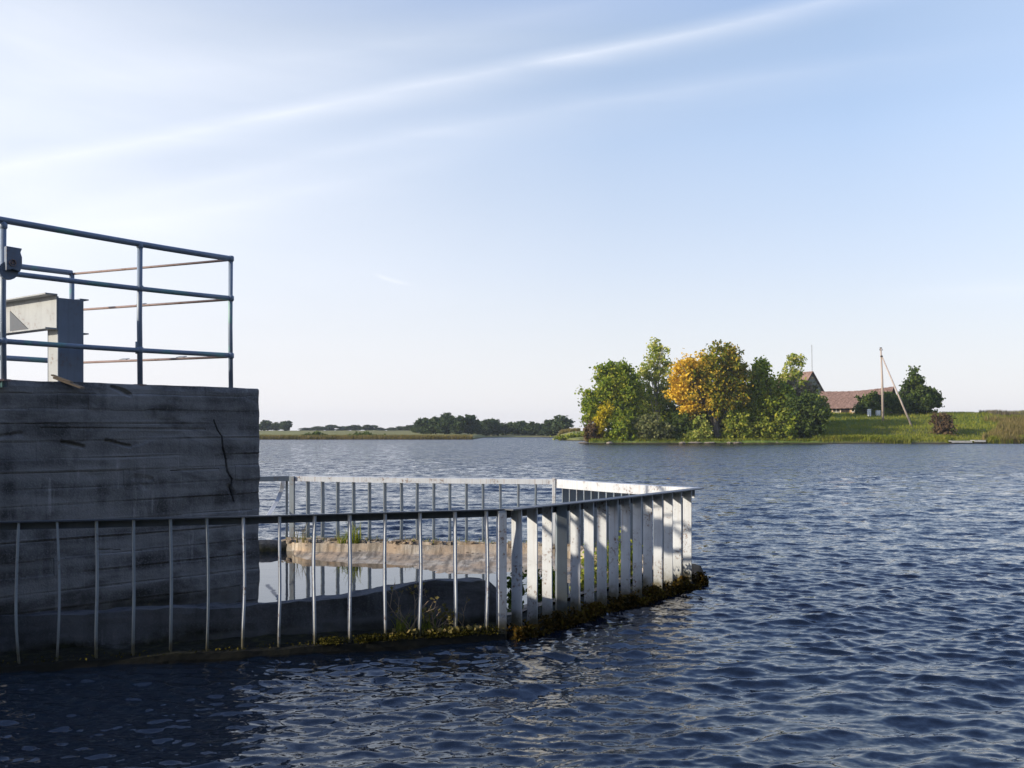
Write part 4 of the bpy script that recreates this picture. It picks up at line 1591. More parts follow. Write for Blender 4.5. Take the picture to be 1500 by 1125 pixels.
# ------------------------------------------------------------------ the wooded point
def build_trees():
    Yp = 150.0
    tree('bushy_tree', 'green bushy tree at the left end of the wooded point', 'tree', 902, Yp + 3,
         [(900, 562, 26, 28), (880, 590, 24, 24), (908, 600, 26, 30), (868, 606, 17, 18), (922, 575, 15, 26), (893, 545, 14, 12), (912, 545, 14, 12)], 'leaf_green', seed=1, dens=5.5)
    tree('poplar_tree', 'tallest loose-leaved green tree, left of the orange maple', 'tree', 962, Yp + 7,
         [(962, 520, 16, 20), (948, 545, 18, 18), (972, 548, 16, 22), (940, 570, 16, 16), (978, 575, 14, 18), (958, 590, 20, 20), (960, 505, 9, 8)], 'leaf_light', seed=2, dens=3.4, clump=0.6, bark='birch', per=22)
    tree('maple_tree', 'big round maple with its left side turned orange', 'tree', 1052, Yp,
         [(1058, 530, 32, 24), (1022, 540, 22, 16), (1003, 548, 18, 22), (1005, 575, 19, 20), (1040, 562, 28, 22), (1075, 555, 22, 26), (1015, 592, 14, 14), (1050, 592, 26, 16), (1008, 605, 7, 8), (1078, 580, 16, 20), (990, 560, 9, 12)],
         'maple', seed=3, dens=5.0, trunk_r=0.5, clump=0.75, lean=-0.6)
    tree('dark_broadleaf_tree', 'dark green tree with a pointed top, right of the maple', 'tree', 1120, Yp + 2,
         [(1115, 545, 12, 18), (1108, 570, 20, 22), (1135, 575, 20, 22), (1120, 600, 30, 26), (1150, 600, 20, 26), (1095, 610, 20, 24), (1140, 625, 26, 20), (1117, 533, 5, 8)], 'leaf_green', seed=4, dens=5.5)
    tree('slender_tree', 'slim light tree rising behind, just left of the house gable', 'tree', 1163, Yp + 12,
         [(1160, 527, 9, 11), (1170, 533, 8, 12), (1155, 550, 12, 14), (1166, 552, 10, 12)], 'leaf_light', seed=5, dens=5, clump=0.45, per=16, bark='birch', trunk_r=0.14)
    tree('fading_tree', 'half-bare pinkish grey tree in front of the house', 'tree', 1172, Yp + 5,
         [(1160, 580, 17, 22), (1180, 575, 16, 16), (1152, 566, 12, 12), (1190, 600, 14, 14)], 'leaf_dry', seed=6, dens=3.0, clump=0.6, per=18)
    tree('dark_broadleaf_tree', 'dark tree with a pale trunk foot at the right end of the wooded point', 'tree', 1169, Yp - 1,
         [(1182, 600, 20, 22), (1172, 618, 18, 24), (1195, 612, 15, 20), (1165, 600, 15, 20), (1188, 634, 14, 13)], 'leaf_dark', seed=7, dens=5, bark='birch', trunk_r=0.16)
    tree('bushy_tree', 'dark green tree filling the gap behind the tallest tree', 'tree', 945, Yp + 12,
         [(935, 590, 20, 26), (955, 605, 20, 28), (975, 600, 16, 26), (925, 612, 18, 24), (985, 618, 16, 22)], 'leaf_green', seed=21, dens=5)
    tree('bushy_tree', 'dark green tree standing behind the maple trunk', 'tree', 1018, Yp + 11,
         [(1000, 612, 18, 22), (1022, 615, 20, 24), (1045, 610, 20, 26), (1068, 612, 18, 26), (1010, 630, 22, 16)], 'leaf_dark', seed=22, dens=5)
    tree('bushy_tree', 'dense green tree in front of the left end of the farmhouse', 'tree', 1182, Yp + 16,
         [(1172, 572, 12, 16), (1184, 585, 12, 14), (1165, 590, 14, 18), (1194, 597, 9, 10)], 'leaf_olive', seed=23, dens=5)
    bush = dict(group='shrubs along the wooded shore', trunk_vis=False, trunk_r=0.06, clump=0.45, leaf=0.26, per=22, trunk_top=0.6)
    for i, (lab, px, Y, bl, mt, nm) in enumerate([
        ('russet brown shrub at the far left tip of the wooded point', 866, 149, [(866, 632, 10, 15), (871, 642, 10, 8), (861, 640, 6, 7)], 'leaf_brown', 'russet_shrub'),
        ('bright yellow shrub between the russet shrub and the green tree', 882, 149.5, [(878, 625, 8, 18), (889, 603, 9, 12), (883, 615, 9, 12)], 'leaf_yellow', 'yellow_shrub'),
        ('rounded mid green shrub right of the yellow shrub', 912, 149, [(908, 622, 19, 22), (920, 636, 18, 14), (900, 640, 14, 9)], 'leaf_green', 'green_shrub'),
        ('grey-green willow shrub below the tallest tree', 955, 149, [(950, 625, 24, 18), (968, 632, 20, 15), (940, 640, 20, 10)], 'leaf_grey', 'willow_shrub'),
        ('dark green shrub hanging over the water left of the maple trunk', 990, 149.5, [(985, 630, 16, 16), (998, 622, 14, 20), (975, 640, 14, 9)], 'leaf_dark', 'dark_shrub'),
        ('light green shrub left of the maple trunk', 1028, 148.5, [(1026, 625, 14, 16), (1018, 640, 18, 8), (1036, 638, 10, 10)], 'leaf_light', 'green_shrub'),
        ('olive shrub right of the maple trunk', 1080, 149, [(1078, 620, 17, 22), (1092, 636, 18, 13), (1068, 638, 10, 10)], 'leaf_olive', 'olive_shrub'),
        ('broad olive shrub at the water below the dark pointed tree', 1122, 148.5, [(1115, 632, 20, 16), (1138, 634, 18, 14), (1150, 620, 12, 18)], 'leaf_olive', 'olive_shrub'),
        ('shady green shrub just left of the pale trunk foot', 1157, 148.3, [(1155, 634, 11, 14), (1160, 612, 9, 14)], 'leaf_green', 'green_shrub'),
        ('yellow-green shrub in front of the house wall', 1203, 160, [(1202, 592, 10, 12), (1195, 606, 12, 10), (1210, 604, 6, 8)], 'leaf_olive', 'garden_shrub'),
        ('reddish brown bush alone on the grassy bank', 1382, 152, [(1381, 618, 13, 14), (1386, 628, 11, 12), (1376, 632, 8, 10)], 'leaf_brown', 'lone_bush'),
    ]):
        kw = dict(bush)
        if 'house' in lab or 'alone' in lab:
            kw.pop('group')
        tree(nm, lab, 'shrub', px, Y, bl, mt, seed=30 + i, dens=9 if 'alone' not in lab else 8, **kw)
    # garden behind the pole
    tree('spreading_dark_tree', 'dark spreading tree right of the leaning pole strut', 'tree', 1347, 172,
         [(1341, 552, 7, 13), (1340, 572, 18, 18), (1352, 585, 24, 17), (1328, 590, 18, 16), (1366, 588, 13, 13), (1345, 600, 22, 7)], 'leaf_dark', seed=50, dens=6, leaf=0.3, clump=0.5)
    for i, (lab, px, bl, mt) in enumerate([
        ('dark round garden bush in front of the barn, left of the pole', 1272, [(1272, 592, 14, 12), (1262, 600, 8, 7), (1282, 582, 9, 8)], 'leaf_dark'),
        ('dark garden bush right behind the utility pole', 1303, [(1302, 588, 13, 13), (1314, 594, 12, 12)], 'leaf_dark'),
        ('small green garden bush at the foot of the pole', 1285, [(1285, 601, 9, 5), (1296, 602, 8, 5)], 'leaf_green')]):
        tree('garden_bush', lab, 'shrub', px, 170, bl, mt, group='garden bushes by the barn', seed=60 + i, trunk_vis=False, trunk_r=0.06, leaf=0.28, clump=0.45, dens=8)
    # far shore trees, copied from a few prototypes
    far = [
        # px, top row, base row, width px, Y
        (388, 615, 631, 18, 420), (404, 618, 631, 15, 430), (419, 616, 631, 16, 415),
        (448, 627, 633, 18, 620), (466, 624, 633, 16, 600), (484, 622, 632, 20, 560), (502, 624, 632, 18, 540), (520, 622, 632, 20, 520), (540, 622, 632, 18, 500),
        (556, 626, 632, 16, 560), (574, 627, 632, 16, 560), (590, 624, 633, 18, 480), (604, 622, 634, 16, 440), (612, 618, 635, 18, 330),
        (622, 612, 637, 22, 300), (638, 610, 638, 24, 292), (655, 604, 639, 24, 288), (671, 609, 639, 22, 286), (686, 607, 640, 24, 290), (700, 616, 639, 16, 300),
        (712, 614, 640, 20, 310), (722, 613, 640, 18, 315), (736, 619, 640, 20, 322), (750, 618, 640, 20, 330), (765, 616, 640, 22, 325), (780, 617, 640, 20, 320), (793, 620, 641, 18, 318),
        (808, 614, 640, 20, 312), (821, 608, 640, 28, 306),
    ]
    protos = []
    for k, (mt, sd) in enumerate([('leaf_far', 3), ('leaf_far', 4), ('leaf_far', 6)]):
        rg = np.random.default_rng(300 + sd)
        # unit tree: 10 m tall at the origin
        root = empty('far_tree', (0, 0, 0))
        bl = []
        for q in range(7):
            a = rg.random() * 6.28
            rr = 2.4 * rg.random() ** 0.5
            zz = 2.6 + 5.2 * rg.random()
            s = 2.4 - 0.16 * abs(zz - 4.5)
            bl.append(((rr * math.cos(a), rr * math.sin(a), zz), (s * 1.15, s * 1.15, s)))
        bl.append(((0, 0, 7.6), (1.8, 1.8, 2.0)))
        P = crown_points(bl, 0.75, 18, 2.6, rg, 0.5)
        P = P[P[:, 2] > 0.2]
        V, F = leaf_quads(P, 0.62, rg)
        np_mesh('crown', V, F, M[mt], root)
        mb = MB()
        mb.tube([(0, 0, -0.5), (0.1, 0, 3), (0, 0.1, 7)], [0.35, 0.25, 0.08], 7)
        mb.build('trunk', M['bark'], root, True)
        protos.append(root)
    used = set()
    side = {0: 'far left clump beside the concrete wall', 1: 'small tree on the far horizon behind the straw field',
            2: 'big dark clump on the far shore left of the inlet', 3: 'low tree row behind the inlet', 4: 'tall rounded tree'}
    names = []
    for i, (px, yt, yb, wpx, Y) in enumerate(far):
        if i < 3:
            lab = ['leftmost hazy tree beside the edge of the concrete wall', 'lower middle hazy tree of the three beside the concrete wall', 'right tree of the hazy three beside the concrete wall'][i]
            grp = 'far trees beside the concrete wall'
        elif i < 13:
            lab = ['first', 'second', 'third', 'fourth', 'fifth', 'sixth', 'seventh', 'eighth', 'ninth', 'tenth'][i - 3] + ' from the left of the low hazy trees behind the straw field'
            grp = 'low trees behind the straw field'
        elif i < 20:
            lab = ['small dark tree at the left foot of the far shore clump', 'second tree of the dark far shore clump, from its left', 'third tree of the dark far shore clump, from its left',
                   'tallest tree of the dark far shore clump', 'tree just right of the tallest in the far shore clump', 'wide tree near the right end of the far shore clump', 'low tree at the right foot of the far shore clump'][i - 13]
            grp = 'dark tree clump on the far shore'
        elif i < 28:
            lab = ['first', 'second', 'third', 'fourth', 'fifth', 'sixth', 'seventh', 'eighth'][i - 20] + ' from the left in the low tree row behind the inlet'
            grp = 'tree row behind the inlet'
        else:
            lab = 'tall rounded pale tree at the right end of the inlet'
            grp = None
        x = (px - 750) / FPX * Y
        z0 = max(float(land_h(x, Y)), 0.3)
        ztop = H + (HY - yt) * Y / FPX
        hgt = max(ztop - z0, 2.0)
        src = protos[i % 3]
        if src not in used:
            o = src
            used.add(src)
        else:
            o = src.copy()
            COL.objects.link(o)
            for ch in src.children:
                c = ch.copy()
                COL.objects.link(c)
                c.parent = o
        o.location = (x, Y, z0 - 0.15)
        w = (wpx * 1.35 * Y / FPX) / 8.6
        o.scale = (w, w, hgt / 9.6)
        o.rotation_euler = (0, 0, i * 1.7)
        for key in ('group',):
            if key in o:
                del o[key]
        tag(o, lab, 'tree', grp)
    # dark low thickets on the left shore
    for i, (lab, px, bl) in enumerate([
        ('dark low thicket at the left of the far shoreline', 463, [(463, 641, 20, 5), (448, 642, 12, 3), (482, 642, 12, 4)]),
        ('dark low thicket at the water, second from the left', 538, [(535, 640.5, 20, 4.5), (518, 641, 10, 3.5), (556, 641.5, 12, 3)])]):
        tree('thicket', lab, 'shrub', px, 224, bl, 'leaf_dark', group='thickets on the far shore', seed=80 + i, trunk_vis=False, trunk_r=0.05, leaf=0.35, clump=0.5, dens=7, base_z=0.3)
    tree('thicket', 'low olive thicket on the shore left of the wooded point', 'shrub', 838, 200,
         [(838, 640, 16, 2.5), (852, 638, 8, 4), (822, 641, 8, 2)], 'leaf_olive', group='thickets on the far shore', seed=83, trunk_vis=False, trunk_r=0.05, leaf=0.35, clump=0.5, dens=4, base_z=0.5)


def build_bank_grass():
    rg = np.random.default_rng(55)
    # near bank grass
    n = 52000
    px = 862 + (1560 - 862) * rg.random(n)
    Y = 146.8 + 34 * rg.random(n) ** 1.5
    X = (px - 750) / FPX * Y
    Z = land_h(X, Y)
    k = Z > 0.25
    P = np.stack([X, Y, Z - 0.03], 1)[k]
    o = blades('bank_grass', P, 0.42, 0.10, 'grass', rg, None, 0.5, 2)
    tag(o, 'rough green grass covering the near bank below the house', 'grass', kind='stuff')
    # taller herbs at the water's edge
    n = 16000
    px = 1180 + (1560 - 1180) * rg.random(n)
    X0 = (px - 750) / FPX * 147.5
    Y = 147.3 + 2.6 * rg.random(n) ** 1.3
    X = (px - 750) / FPX * Y
    keep = vnoise(X * 0.9, Y * 0.5, 44, 3) > -0.35
    keep &= ~((px > 1392) & (px < 1447) & (Y < 151))
    X, Y = X[keep], Y[keep]
    P = np.stack([X, Y, land_h(X, Y) - 0.03], 1)
    o = blades('shore_herbs', P, 0.75, 0.14, 'grass', rg, None, 0.5, 2)
    tag(o, 'leafy yellow-green herbs fringing the water below the grassy bank', 'herbs', kind='stuff')
    # reeds at the right
    n = 15000
    px = 1438 + 150 * rg.random(n) ** 0.8
    Y = 147.3 + 18 * rg.random(n) ** 1.6
    X = (px - 750) / FPX * Y
    kk = vnoise(X * 0.5, Y * 0.35, 71, 4) > -0.6 + 1.2 * np.clip((1475 - px) / 40, 0, 1)
    X, Y = X[kk], Y[kk]
    P = np.stack([X, Y, land_h(X, Y)], 1)
    o = blades('reeds', P, 1.05, 0.12, 'reed', rg, None, 0.45, 2)
    tag(o, 'tawny reed bed on the bank at the right edge', 'reeds', kind='stuff')
    # brown herbs along the crest
    n = 16000
    px = 1385 + 200 * rg.random(n)
    Y = 170 + 12 * rg.random(n)
    X = (px - 750) / FPX * Y
    kk = vnoise(X * 0.35, Y * 0.3, 72, 4) > 0.1
    X, Y = X[kk], Y[kk]
    P = np.stack([X, Y, land_h(X, Y)], 1)
    o = blades('dry_herbs', P, 0.7, 0.12, 'leaf_dry', rg, None, 0.4, 2)
    tag(o, 'brown dry herbs along the skyline of the right bank', 'herbs', kind='stuff')
    # far shoreline reeds
    n = 26000
    px = 250 + 600 * rg.random(n)
    Y = 219 + 4.5 * rg.random(n)
    X = (px - 750) / FPX * Y
    Z = land_h(X, Y)
    k = Z > 0.05
    P = np.stack([X, Y, Z], 1)[k]
    o = blades('far_reeds', P, 0.75, 0.14, 'reed', rg, None, 0.3, 2)
    tag(o, 'straw coloured reeds along the far shoreline on the left', 'reeds', kind='stuff')


# ------------------------------------------------------------------ farm buildings, pole, mast, jetty
def simple_mat(name, cols, scale=(1, 1, 1), rough=0.85, ns=1.0):
    m, t, out = new_mat(name)
    tcn = t.n('ShaderNodeTexCoord')
    v = t.mapping(tcn.outputs['Object'], scale)
    n = t.noise(v, ns, 5, 0.65)
    c = t.ramp(n, [(0.3 + 0.4 * i / max(1, len(cols) - 1), cols[i]) for i in range(len(cols))])
    principled(t, out, c, rough, spec=0.2)
    return m


def build_farm():
    roofm = simple_mat('rusty_roof_sheets', [(0.105, 0.066, 0.052), (0.20, 0.125, 0.096), (0.28, 0.185, 0.148)], (3.0, 3.0, 0.35))
    wallm = simple_mat('grey_green_boards', [(0.16, 0.18, 0.15), (0.26, 0.28, 0.24)], (4, 4, 0.4))
    brick = simple_mat('pale_orange_brick', [(0.34, 0.17, 0.09), (0.50, 0.36, 0.24), (0.6, 0.5, 0.38)], (1.2, 1.2, 1.2))
    darkm = simple_mat('dark_timber', [(0.015, 0.012, 0.01), (0.04, 0.03, 0.025)], (3, 3, 3))
    whitem = simple_mat('white_paint', [(0.6, 0.6, 0.58), (0.8, 0.8, 0.78)], (3, 3, 3))
    # house: gable end towards the right of the camera
    Yh = 182.0
    rp = at(1189, Yh, py=545)                # ridge at the gable
    er = at(1213, Yh + 1.2, py=585)
    gd = Vector((er.x - rp.x, er.y - rp.y, 0)).normalized()   # across the gable to the right
    gd = Vector((0.93, 0.36, 0)).normalized()
    rd = Vector((-0.36, 0.93, 0)).normalized()
    half = 3.3
    ez = rp.z - 4.9
    gz = 4.3
    root = empty('farm_house', (rp.x, rp.y, gz))
    tag(root, 'tall gabled farmhouse with rusty roof half hidden by the trees', 'house')
    c = Vector((rp.x, rp.y, 0))
    p = [c - gd * half, c + gd * half]
    Ln = 9.0
    mb = MB()
    v0 = len(mb.v)
    for off in (0, Ln):
        o = rd * off
        mb.v += [p[0] + o + Vector((0, 0, gz - 1)), p[1] + o + Vector((0, 0, gz - 1)), p[1] + o + Vector((0, 0, ez + 0.1)), c + o + Vector((0, 0, rp.z - 0.15)), p[0] + o + Vector((0, 0, ez + 0.1))]
    mb.f += [(0, 1, 2, 3, 4), (9, 8, 7, 6, 5), (0, 5, 6, 1), (1, 6, 7, 2), (4, 3, 8, 9), (3, 2, 7, 8), (0, 4, 9, 5)]
    mb.build('wall', wallm, root)
    for sg in (-1, 1):
        mb = MB()
        e = c + gd * (half + 0.45) * sg - rd * 0.35 + Vector((0, 0, ez - 0.55))
        r_ = c - rd * 0.35 + Vector((0, 0, rp.z))
        th = Vector((0, 0, 0.14))
        l = rd * (Ln + 0.7)
        mb.hexa([e, r_, r_ + l, e + l, e + th, r_ + th, r_ + l + th, e + l + th])
        mb.build('roof', roofm, root)
        mb = MB()
        mb.hexa([e - rd * 0.06 - Vector((0, 0, 0.12)), r_ - rd * 0.06 - Vector((0, 0, 0.12)), r_ - rd * 0.003 - Vector((0, 0, 0.12)), e - rd * 0.003 - Vector((0, 0, 0.12)),
                 e - rd * 0.06 + th, r_ - rd * 0.06 + th, r_ - rd * 0.003 + th, e - rd * 0.003 + th])
        mb.build('barge_board', darkm, root)
    mb = MB()
    wn_ = c - rd * 0.04 + Vector((0, 0, ez + 0.4)) - gd * 0.5
    mb.box(wn_, gd * 1.0, rd * 0.02, Vector((0, 0, 1.2)))
    w = mb.build('window', darkm, root)
    mb = MB()
    for q in (-0.08, 1.0):
        mb.box(wn_ + gd * q - rd * 0.03, gd * 0.08, rd * 0.05, Vector((0, 0, 1.2)))
    for q in (-0.08, 1.2, 0.56):
        mb.box(wn_ + gd * 0.002 - rd * 0.033 + Vector((0, 0, q)), gd * 0.996, rd * 0.05, Vector((0, 0, 0.08)))
    mb.build('frame', whitem, w)
    plankm0 = simple_mat('galvanised_mast', [(0.25, 0.26, 0.27), (0.4, 0.41, 0.42)], (2, 2, 1))
    # thin mast behind the ridge
    m0 = at(1190, Yh + 6, py=548)
    root = empty('antenna_mast', (m0.x, m0.y, 4.4))
    tag(root, 'thin pale aerial mast rising above the farmhouse ridge', 'mast')
    mb = MB()
    mt = at(1189, Yh + 6, py=505)
    mb.tube([(m0.x, m0.y, 4.4), (m0.x, m0.y, 9), tuple(mt)], [0.09, 0.08, 0.06], 8)
    mb.build('pole', plankm0, root)
    mb = MB()
    for q, w_ in ((0.25, 0.35), (0.6, 0.28), (0.95, 0.22)):
        mb.tube([mt + Vector((-w_, 0, -q)), mt + Vector((w_, 0, -q))], 0.012, 5)
    mb.build('aerial', whitem, root)
    # barn with sagging ridge
    a = at(1207, 180, py=574)
    b = at(1305, 173, py=567)
    root = empty('barn', (a.x, a.y, 4.6))
    tag(root, 'long low barn with sagging rusty brown roof beside the farmhouse', 'barn')
    L = Vector((b.x - a.x, b.y - a.y, 0))
    ll = L.length
    bd = L.normalized()
    fn = Vector((bd.y, -bd.x, 0))
    if fn.y > 0:
        fn = -fn
    gz = 4.5
    hw = 3.6
    ezl, ezr = 5.85, 6.1
    # walls as a closed block under the roof
    mb = MB()
    f0 = Vector((a.x, a.y, 0)) + fn * (hw - 0.5)
    k0 = Vector((a.x, a.y, 0)) - fn * (hw - 0.5)
    mb.hexa([f0 + Vector((0, 0, gz - 1)), f0 + L + Vector((0, 0, gz - 1)), k0 + L + Vector((0, 0, gz - 1)), k0 + Vector((0, 0, gz - 1)),
             f0 + Vector((0, 0, ezl + 0.1)), f0 + L + Vector((0, 0, ezr + 0.1)), k0 + L + Vector((0, 0, ezr + 0.1)), k0 + Vector((0, 0, ezl + 0.1))])
    for q, s in ((0, 0.02), (1, -0.02)):
        base = Vector((a.x, a.y, 0)) + L * q + bd * s * 5
        zz = (a.z, b.z)[q] - 0.15
        ee = (ezl, ezr)[q] + 0.11
        st = len(mb.v)
        for o_ in (0.0, 0.2 * (1 if q == 0 else -1)):
            mb.v += [base + fn * (hw - 0.6) + bd * o_ + Vector((0, 0, ee)), base - fn * (hw - 0.6) + bd * o_ + Vector((0, 0, ee)), base + bd * o_ + Vector((0, 0, zz))]
        mb.f += [(st, st + 1, st + 2), (st + 5, st + 4, st + 3), (st, st + 3, st + 4, st + 1), (st + 1, st + 4, st + 5, st + 2), (st + 2, st + 5, st + 3, st)]
    mb.build('wall', brick, root)
    # roof: corrugated look through real ridges, sagging middle
    for sg in (1, -1):
        ns = 96
        nvv = 10
        V = []
        for i in range(ns + 1):
            t = i / ns
            q = Vector((a.x, a.y, 0)) + bd * (-0.5 + (ll + 1.0) * t)
            sag = -0.30 * math.sin(math.pi * t) ** 1.2
            zr_ = a.z + (b.z - a.z) * t + sag
            ze = ezl + (ezr - ezl) * t + sag * 0.3
            rib = 0.05 if i % 2 else 0.0
            for j in range(nvv + 1):
                s = j / nvv
                pt = q + fn * sg * (hw + 0.25) * s
                V.append((pt.x, pt.y, zr_ + (ze - 0.25 - zr_) * s + rib + 0.02 * math.sin(7 * s + i * 0.7)))
        F = []
        m = nvv + 1
        for i in range(ns):
            for j in range(nvv):
                F.append((i * m + j, (i + 1) * m + j, (i + 1) * m + j + 1, i * m + j + 1))
        o = np_mesh('roof', V, F, roofm, root)
        md = o.modifiers.new('thick', 'SOLIDIFY')
        md.thickness = 0.08
    # dark openings and posts under the eave
    fr = Vector((a.x, a.y, 0)) + fn * (hw - 0.45)
    for i, (t0, w_, h0, h1) in enumerate([(0.10, 1.3, 4.9, 6.0), (0.24, 1.1, 5.1, 6.0), (0.36, 1.4, 4.8, 6.0), (0.52, 1.0, 5.1, 5.9), (0.66, 1.5, 4.6, 6.1), (0.84, 1.0, 5.1, 5.9)]):
        mb = MB()
        mb.box(fr + bd * ll * t0 + Vector((0, 0, h0)), bd * w_, fn * 0.03, Vector((0, 0, h1 - h0)))
        w = mb.build('opening', darkm, root)
        if i in (1, 3, 5):
            mb = MB()
            mb.box(fr + bd * (ll * t0 - 0.05) + fn * 0.031 + Vector((0, 0, h0 - 0.06)), bd * (w_ + 0.1), fn * 0.03, Vector((0, 0, 0.07)))
            mb.box(fr + bd * (ll * t0 + w_ / 2 - 0.03) + fn * 0.031 + Vector((0, 0, h0 + 0.011)), bd * 0.06, fn * 0.025, Vector((0, 0, h1 - h0 - 0.02)))
            mb.build('frame', whitem, w)
    # white sheets / boxes by the garden
    for i, (px, py0, py1, w_, lab) in enumerate([(1274, 599, 607, 0.45, 'white upright crate between the garden bushes left of the pole'),
                                                 (1287, 601, 605, 0.6, 'low pale crate just left of the utility pole foot')]):
        c = at(px, 168, py=py1)
        top = at(px, 168, py=py0)
        z0 = float(land_h(c.x, c.y))
        root = empty('crate', (c.x, c.y, z0))
        tag(root, lab, 'crate', 'pale crates in the garden')
        hgt = max(top.z - z0, 0.5)
        mb = MB()
        for s in range(4):
            mb.box(Vector((c.x - w_ / 2, c.y, z0 + hgt * s / 4)), Vector((w_, 0, 0)), Vector((0, 0.6, 0)), Vector((0, 0, hgt / 4 - 0.03)))
        mb.build('boards', whitem, root)
        mb = MB()
        for q in (0.0, w_ - 0.08):
            mb.box(Vector((c.x - w_ / 2 + q, c.y - 0.03, z0)), Vector((0.08, 0, 0)), Vector((0, 0.027, 0)), Vector((0, 0, hgt)))
        mb.build('batten', whitem, root)
    # utility pole with its strut
    wood = simple_mat('pole_wood', [(0.30, 0.24, 0.20), (0.46, 0.38, 0.32)], (6, 6, 0.5))
    Yq = 163.0
    base = at(1293.5, Yq, py=606)
    top = at(1290.3, Yq, py=510)
    zg = float(land_h(base.x, base.y))
    root = empty('utility_pole', (base.x, base.y, zg))
    tag(root, 'wooden utility pole propped by a long slanting strut on the bank', 'pole')
    mb = MB()
    mb.tube([Vector((base.x, base.y, zg - 0.4)), base.lerp(top, 0.5) + Vector((0.05, 0, 0)), top], [0.20, 0.16, 0.12], 10)
    mb.build('mast', wood, root, True)
    s0 = at(1291.8, Yq - 0.3, py=522)
    s1 = at(1336, Yq - 4, py=611)
    s1.z = float(land_h(s1.x, s1.y)) - 0.2
    mb = MB()
    mb.tube([s0, s1], [0.10, 0.16], 10)
    mb.build('strut', wood, root, True)
    mb = MB()
    mb.tube([top - Vector((0, 0, 0.02)), top + Vector((0, 0, 0.12))], [0.2, 0.13], 10)
    mb.tube([s0 + Vector((-0.05, 0, -0.1)), s0 + Vector((-0.05, 0, 0.12))], 0.2, 8)
    mb.build('cap', darkm, root)
    mb = MB()
    for q in (-0.22, 0.22):
        mb.tube([top + Vector((q, -0.1, -0.35)), top + Vector((q, -0.1, -0.12))], [0.05, 0.035], 8)
        mb.tube([top + Vector((0, 0, -0.38)), top + Vector((q, -0.1, -0.36))], 0.02, 6)
    mb.build('insulator', darkm, root)
    plankm = simple_mat('grey_planks', [(0.25, 0.25, 0.23), (0.42, 0.41, 0.38)], (2, 6, 3))
    # pale jetty with a dark cut bank behind
    root = empty('jetty', at(1420, 147.0, 0.2))
    tag(root, 'low pale plank landing stage at the foot of the grassy bank', 'jetty')
    for x0, x1, zt in ((1394, 1424, 0.42), (1427, 1444, 0.52)):
        p = at(x0, 146.2, 0)
        q = at(x1, 146.2, 0)
        mb = MB()
        n = 6
        for i in range(n):
            mb.box(Vector((p.x, p.y + i * 0.22, zt - 0.10)), Vector((q.x - p.x, 0, 0)), Vector((0, 0.20, 0)), Vector((0, 0, 0.10)))
        mb.box(Vector((p.x + 0.01, p.y - 0.062, zt - 0.28)), Vector((q.x - p.x - 0.02, 0, 0)), Vector((0, 0.06, 0)), Vector((0, 0, 0.27)))
        mb.build('plank_deck', plankm, root)
        mb = MB()
        for i in range(4):
            xx = p.x + 0.1 + (q.x - p.x - 0.2) * i / 3
            mb.tube([(xx, p.y + 0.1, -0.8), (xx, p.y + 0.1, zt - 0.11)], 0.07, 7)
        mb.build('pile', darkm, root)
    # small bare stones at the water line of the wooded point
    stone = mat_concrete('shore_stone', (0.12, 0.10, 0.08), (0.30, 0.25, 0.20), streaks=0.2)
    rg = np.random.default_rng(91)
    for i, (px, w_) in enumerate([(1000, 1.0), (1018, 2.0), (1040, 1.6), (1068, 0.7), (1080, 1.4), (1137, 0.8), (893, 0.9), (855, 1.6)]):
        p = at(px, 146.4 if px > 900 else 146.0, 0.12)
        bm = bmesh.new()
        bmesh.ops.create_icosphere(bm, subdivisions=2, radius=1.0)
        for v in bm.verts:
            s = 1 + 0.18 * math.sin(5 * v.co.x + i) * math.cos(4 * v.co.y + 2 * i) + 0.1 * math.sin(9 * v.co.z + i)
            v.co = Vector((v.co.x * w_ * 0.5 * s, v.co.y * 0.4 * s, v.co.z * 0.17 * s))
        me = bpy.data.meshes.new('shore_stone')
        bm.to_mesh(me)
        bm.free()
        me.materials.append(stone)
        o = bpy.data.objects.new('shore_stone', me)
        o.location = p
        COL.objects.link(o)
        lab = ['small pale stone below the dark shrub at the water', 'long flat pale stone left of the maple trunk', 'pale flat stone just at the foot of the maple trunk',
               'small stone right of the maple trunk', 'wide pale stone below the olive shrub right of the maple', 'small stone below the dark pointed tree',
               'whitish stone right of the yellow shrub', 'flat stone at the far left tip of the wooded point'][i]
        tag(o, lab, 'stone', 'stones at the waterline of the wooded point')


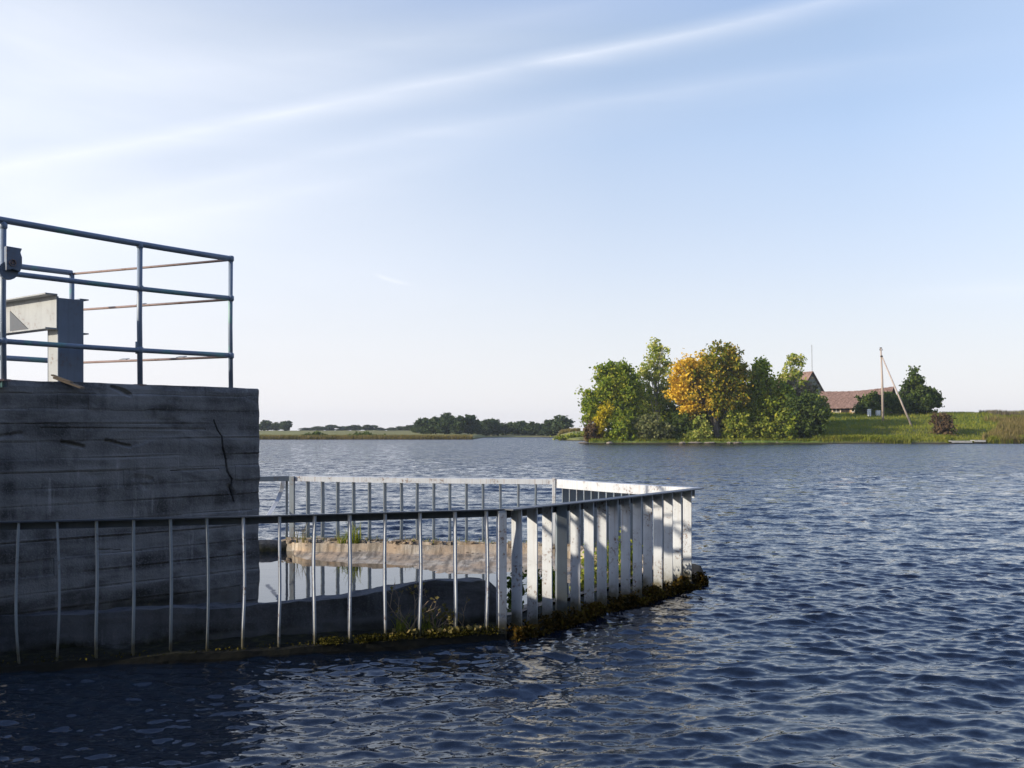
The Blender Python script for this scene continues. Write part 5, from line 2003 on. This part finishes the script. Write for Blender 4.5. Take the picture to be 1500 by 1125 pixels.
def build_sky_blockers():
    """unseen bank and tree row, added behind the camera to block low sky light"""
    mb = MB()
    n = 60
    V, F = [], []
    prof = [(-1.2, -1.5), (-1.6, 0.15), (-3.5, 1.6), (-6.0, 3.6), (-10.0, 3.8), (-16.0, 1.0), (-60.0, 0.8)]
    for i in range(n + 1):
        x = -9 + 99 * i / n
        for j, (y, z) in enumerate(prof):
            V.append((x, y + 0.3 * math.sin(i * 1.7 + j), z + 0.10 * math.sin(i * 2.3 + j * 2)))
    m = len(prof)
    for i in range(n):
        for j in range(m - 1):
            F.append((i * m + j, i * m + j + 1, (i + 1) * m + j + 1, (i + 1) * m + j))
    o = np_mesh('sky_block_bank', V, F, M['land'], None, True)  # unseen, added to hold back sky light from behind
    tag(o, kind='structure')
    labs = ['first', 'second', 'third', 'fourth', 'fifth', 'sixth', 'seventh', 'eighth']
    src = None
    for i in range(8):
        x, y = -4 + 7.5 * i, -13 - 2 * (i % 2)
        if src is None:
            rg = np.random.default_rng(401)
            src = empty('sky_block_tree', (x, y, 1.5))
            bl = [((rg.normal() * 2, rg.normal() * 1.5, 4 + 8 * rg.random()), (2.8, 2.6, 2.8)) for _ in range(9)]
            P = crown_points(bl, 0.8, 20, 3.4, rg, 0.3)
            P[:, 0] += x
            P[:, 1] += y
            P[:, 2] += 1.5
            V, F = leaf_quads(P, 0.75, rg)
            np_mesh('crown', V, F, M['leaf_dark'], src)
            mb = MB()
            mb.tube([(x, y, 1.0), (x + 0.1, y, 6), (x, y, 12)], [0.4, 0.3, 0.1], 8)
            mb.build('trunk', M['bark'], src, True)
            o = src
        else:
            o = src.copy()
            COL.objects.link(o)
            for ch in src.children:
                c = ch.copy()
                COL.objects.link(c)
                c.parent = o
            o.location = (x, y, 1.5)
            o.rotation_euler = (0, 0, i * 1.1)
        tag(o, labs[i] + ' unseen tree added behind the viewer to block sky light, from the left', 'tree', 'added trees behind the viewer')


def build_haze(density):
    lo, hi = Vector((-900, -60, -4.0)), Vector((900, 1500, 26))
    mb = MB()
    mb.box(lo, Vector((hi.x - lo.x, 0, 0)), Vector((0, hi.y - lo.y, 0)), Vector((0, 0, hi.z - lo.z)))
    m, t, out = new_mat('haze')
    v = t.n('ShaderNodeVolumePrincipled')
    v.inputs['Color'].default_value = (0.80, 0.86, 0.95, 1)
    v.inputs['Density'].default_value = density
    v.inputs['Anisotropy'].default_value = 0.3
    t.link(v.outputs[0], out.inputs['Volume'])
    o = mb.build('haze', m)
    tag(o, 'thin pale haze over the lake', 'haze', kind='stuff')


build_lake()
build_land()
build_pier()
build_pier_rail()
build_hoist()
build_basin()
build_fence()
build_growth()
build_trees()
build_bank_grass()
build_farm()
build_sky_blockers()
build_haze(0.00022)
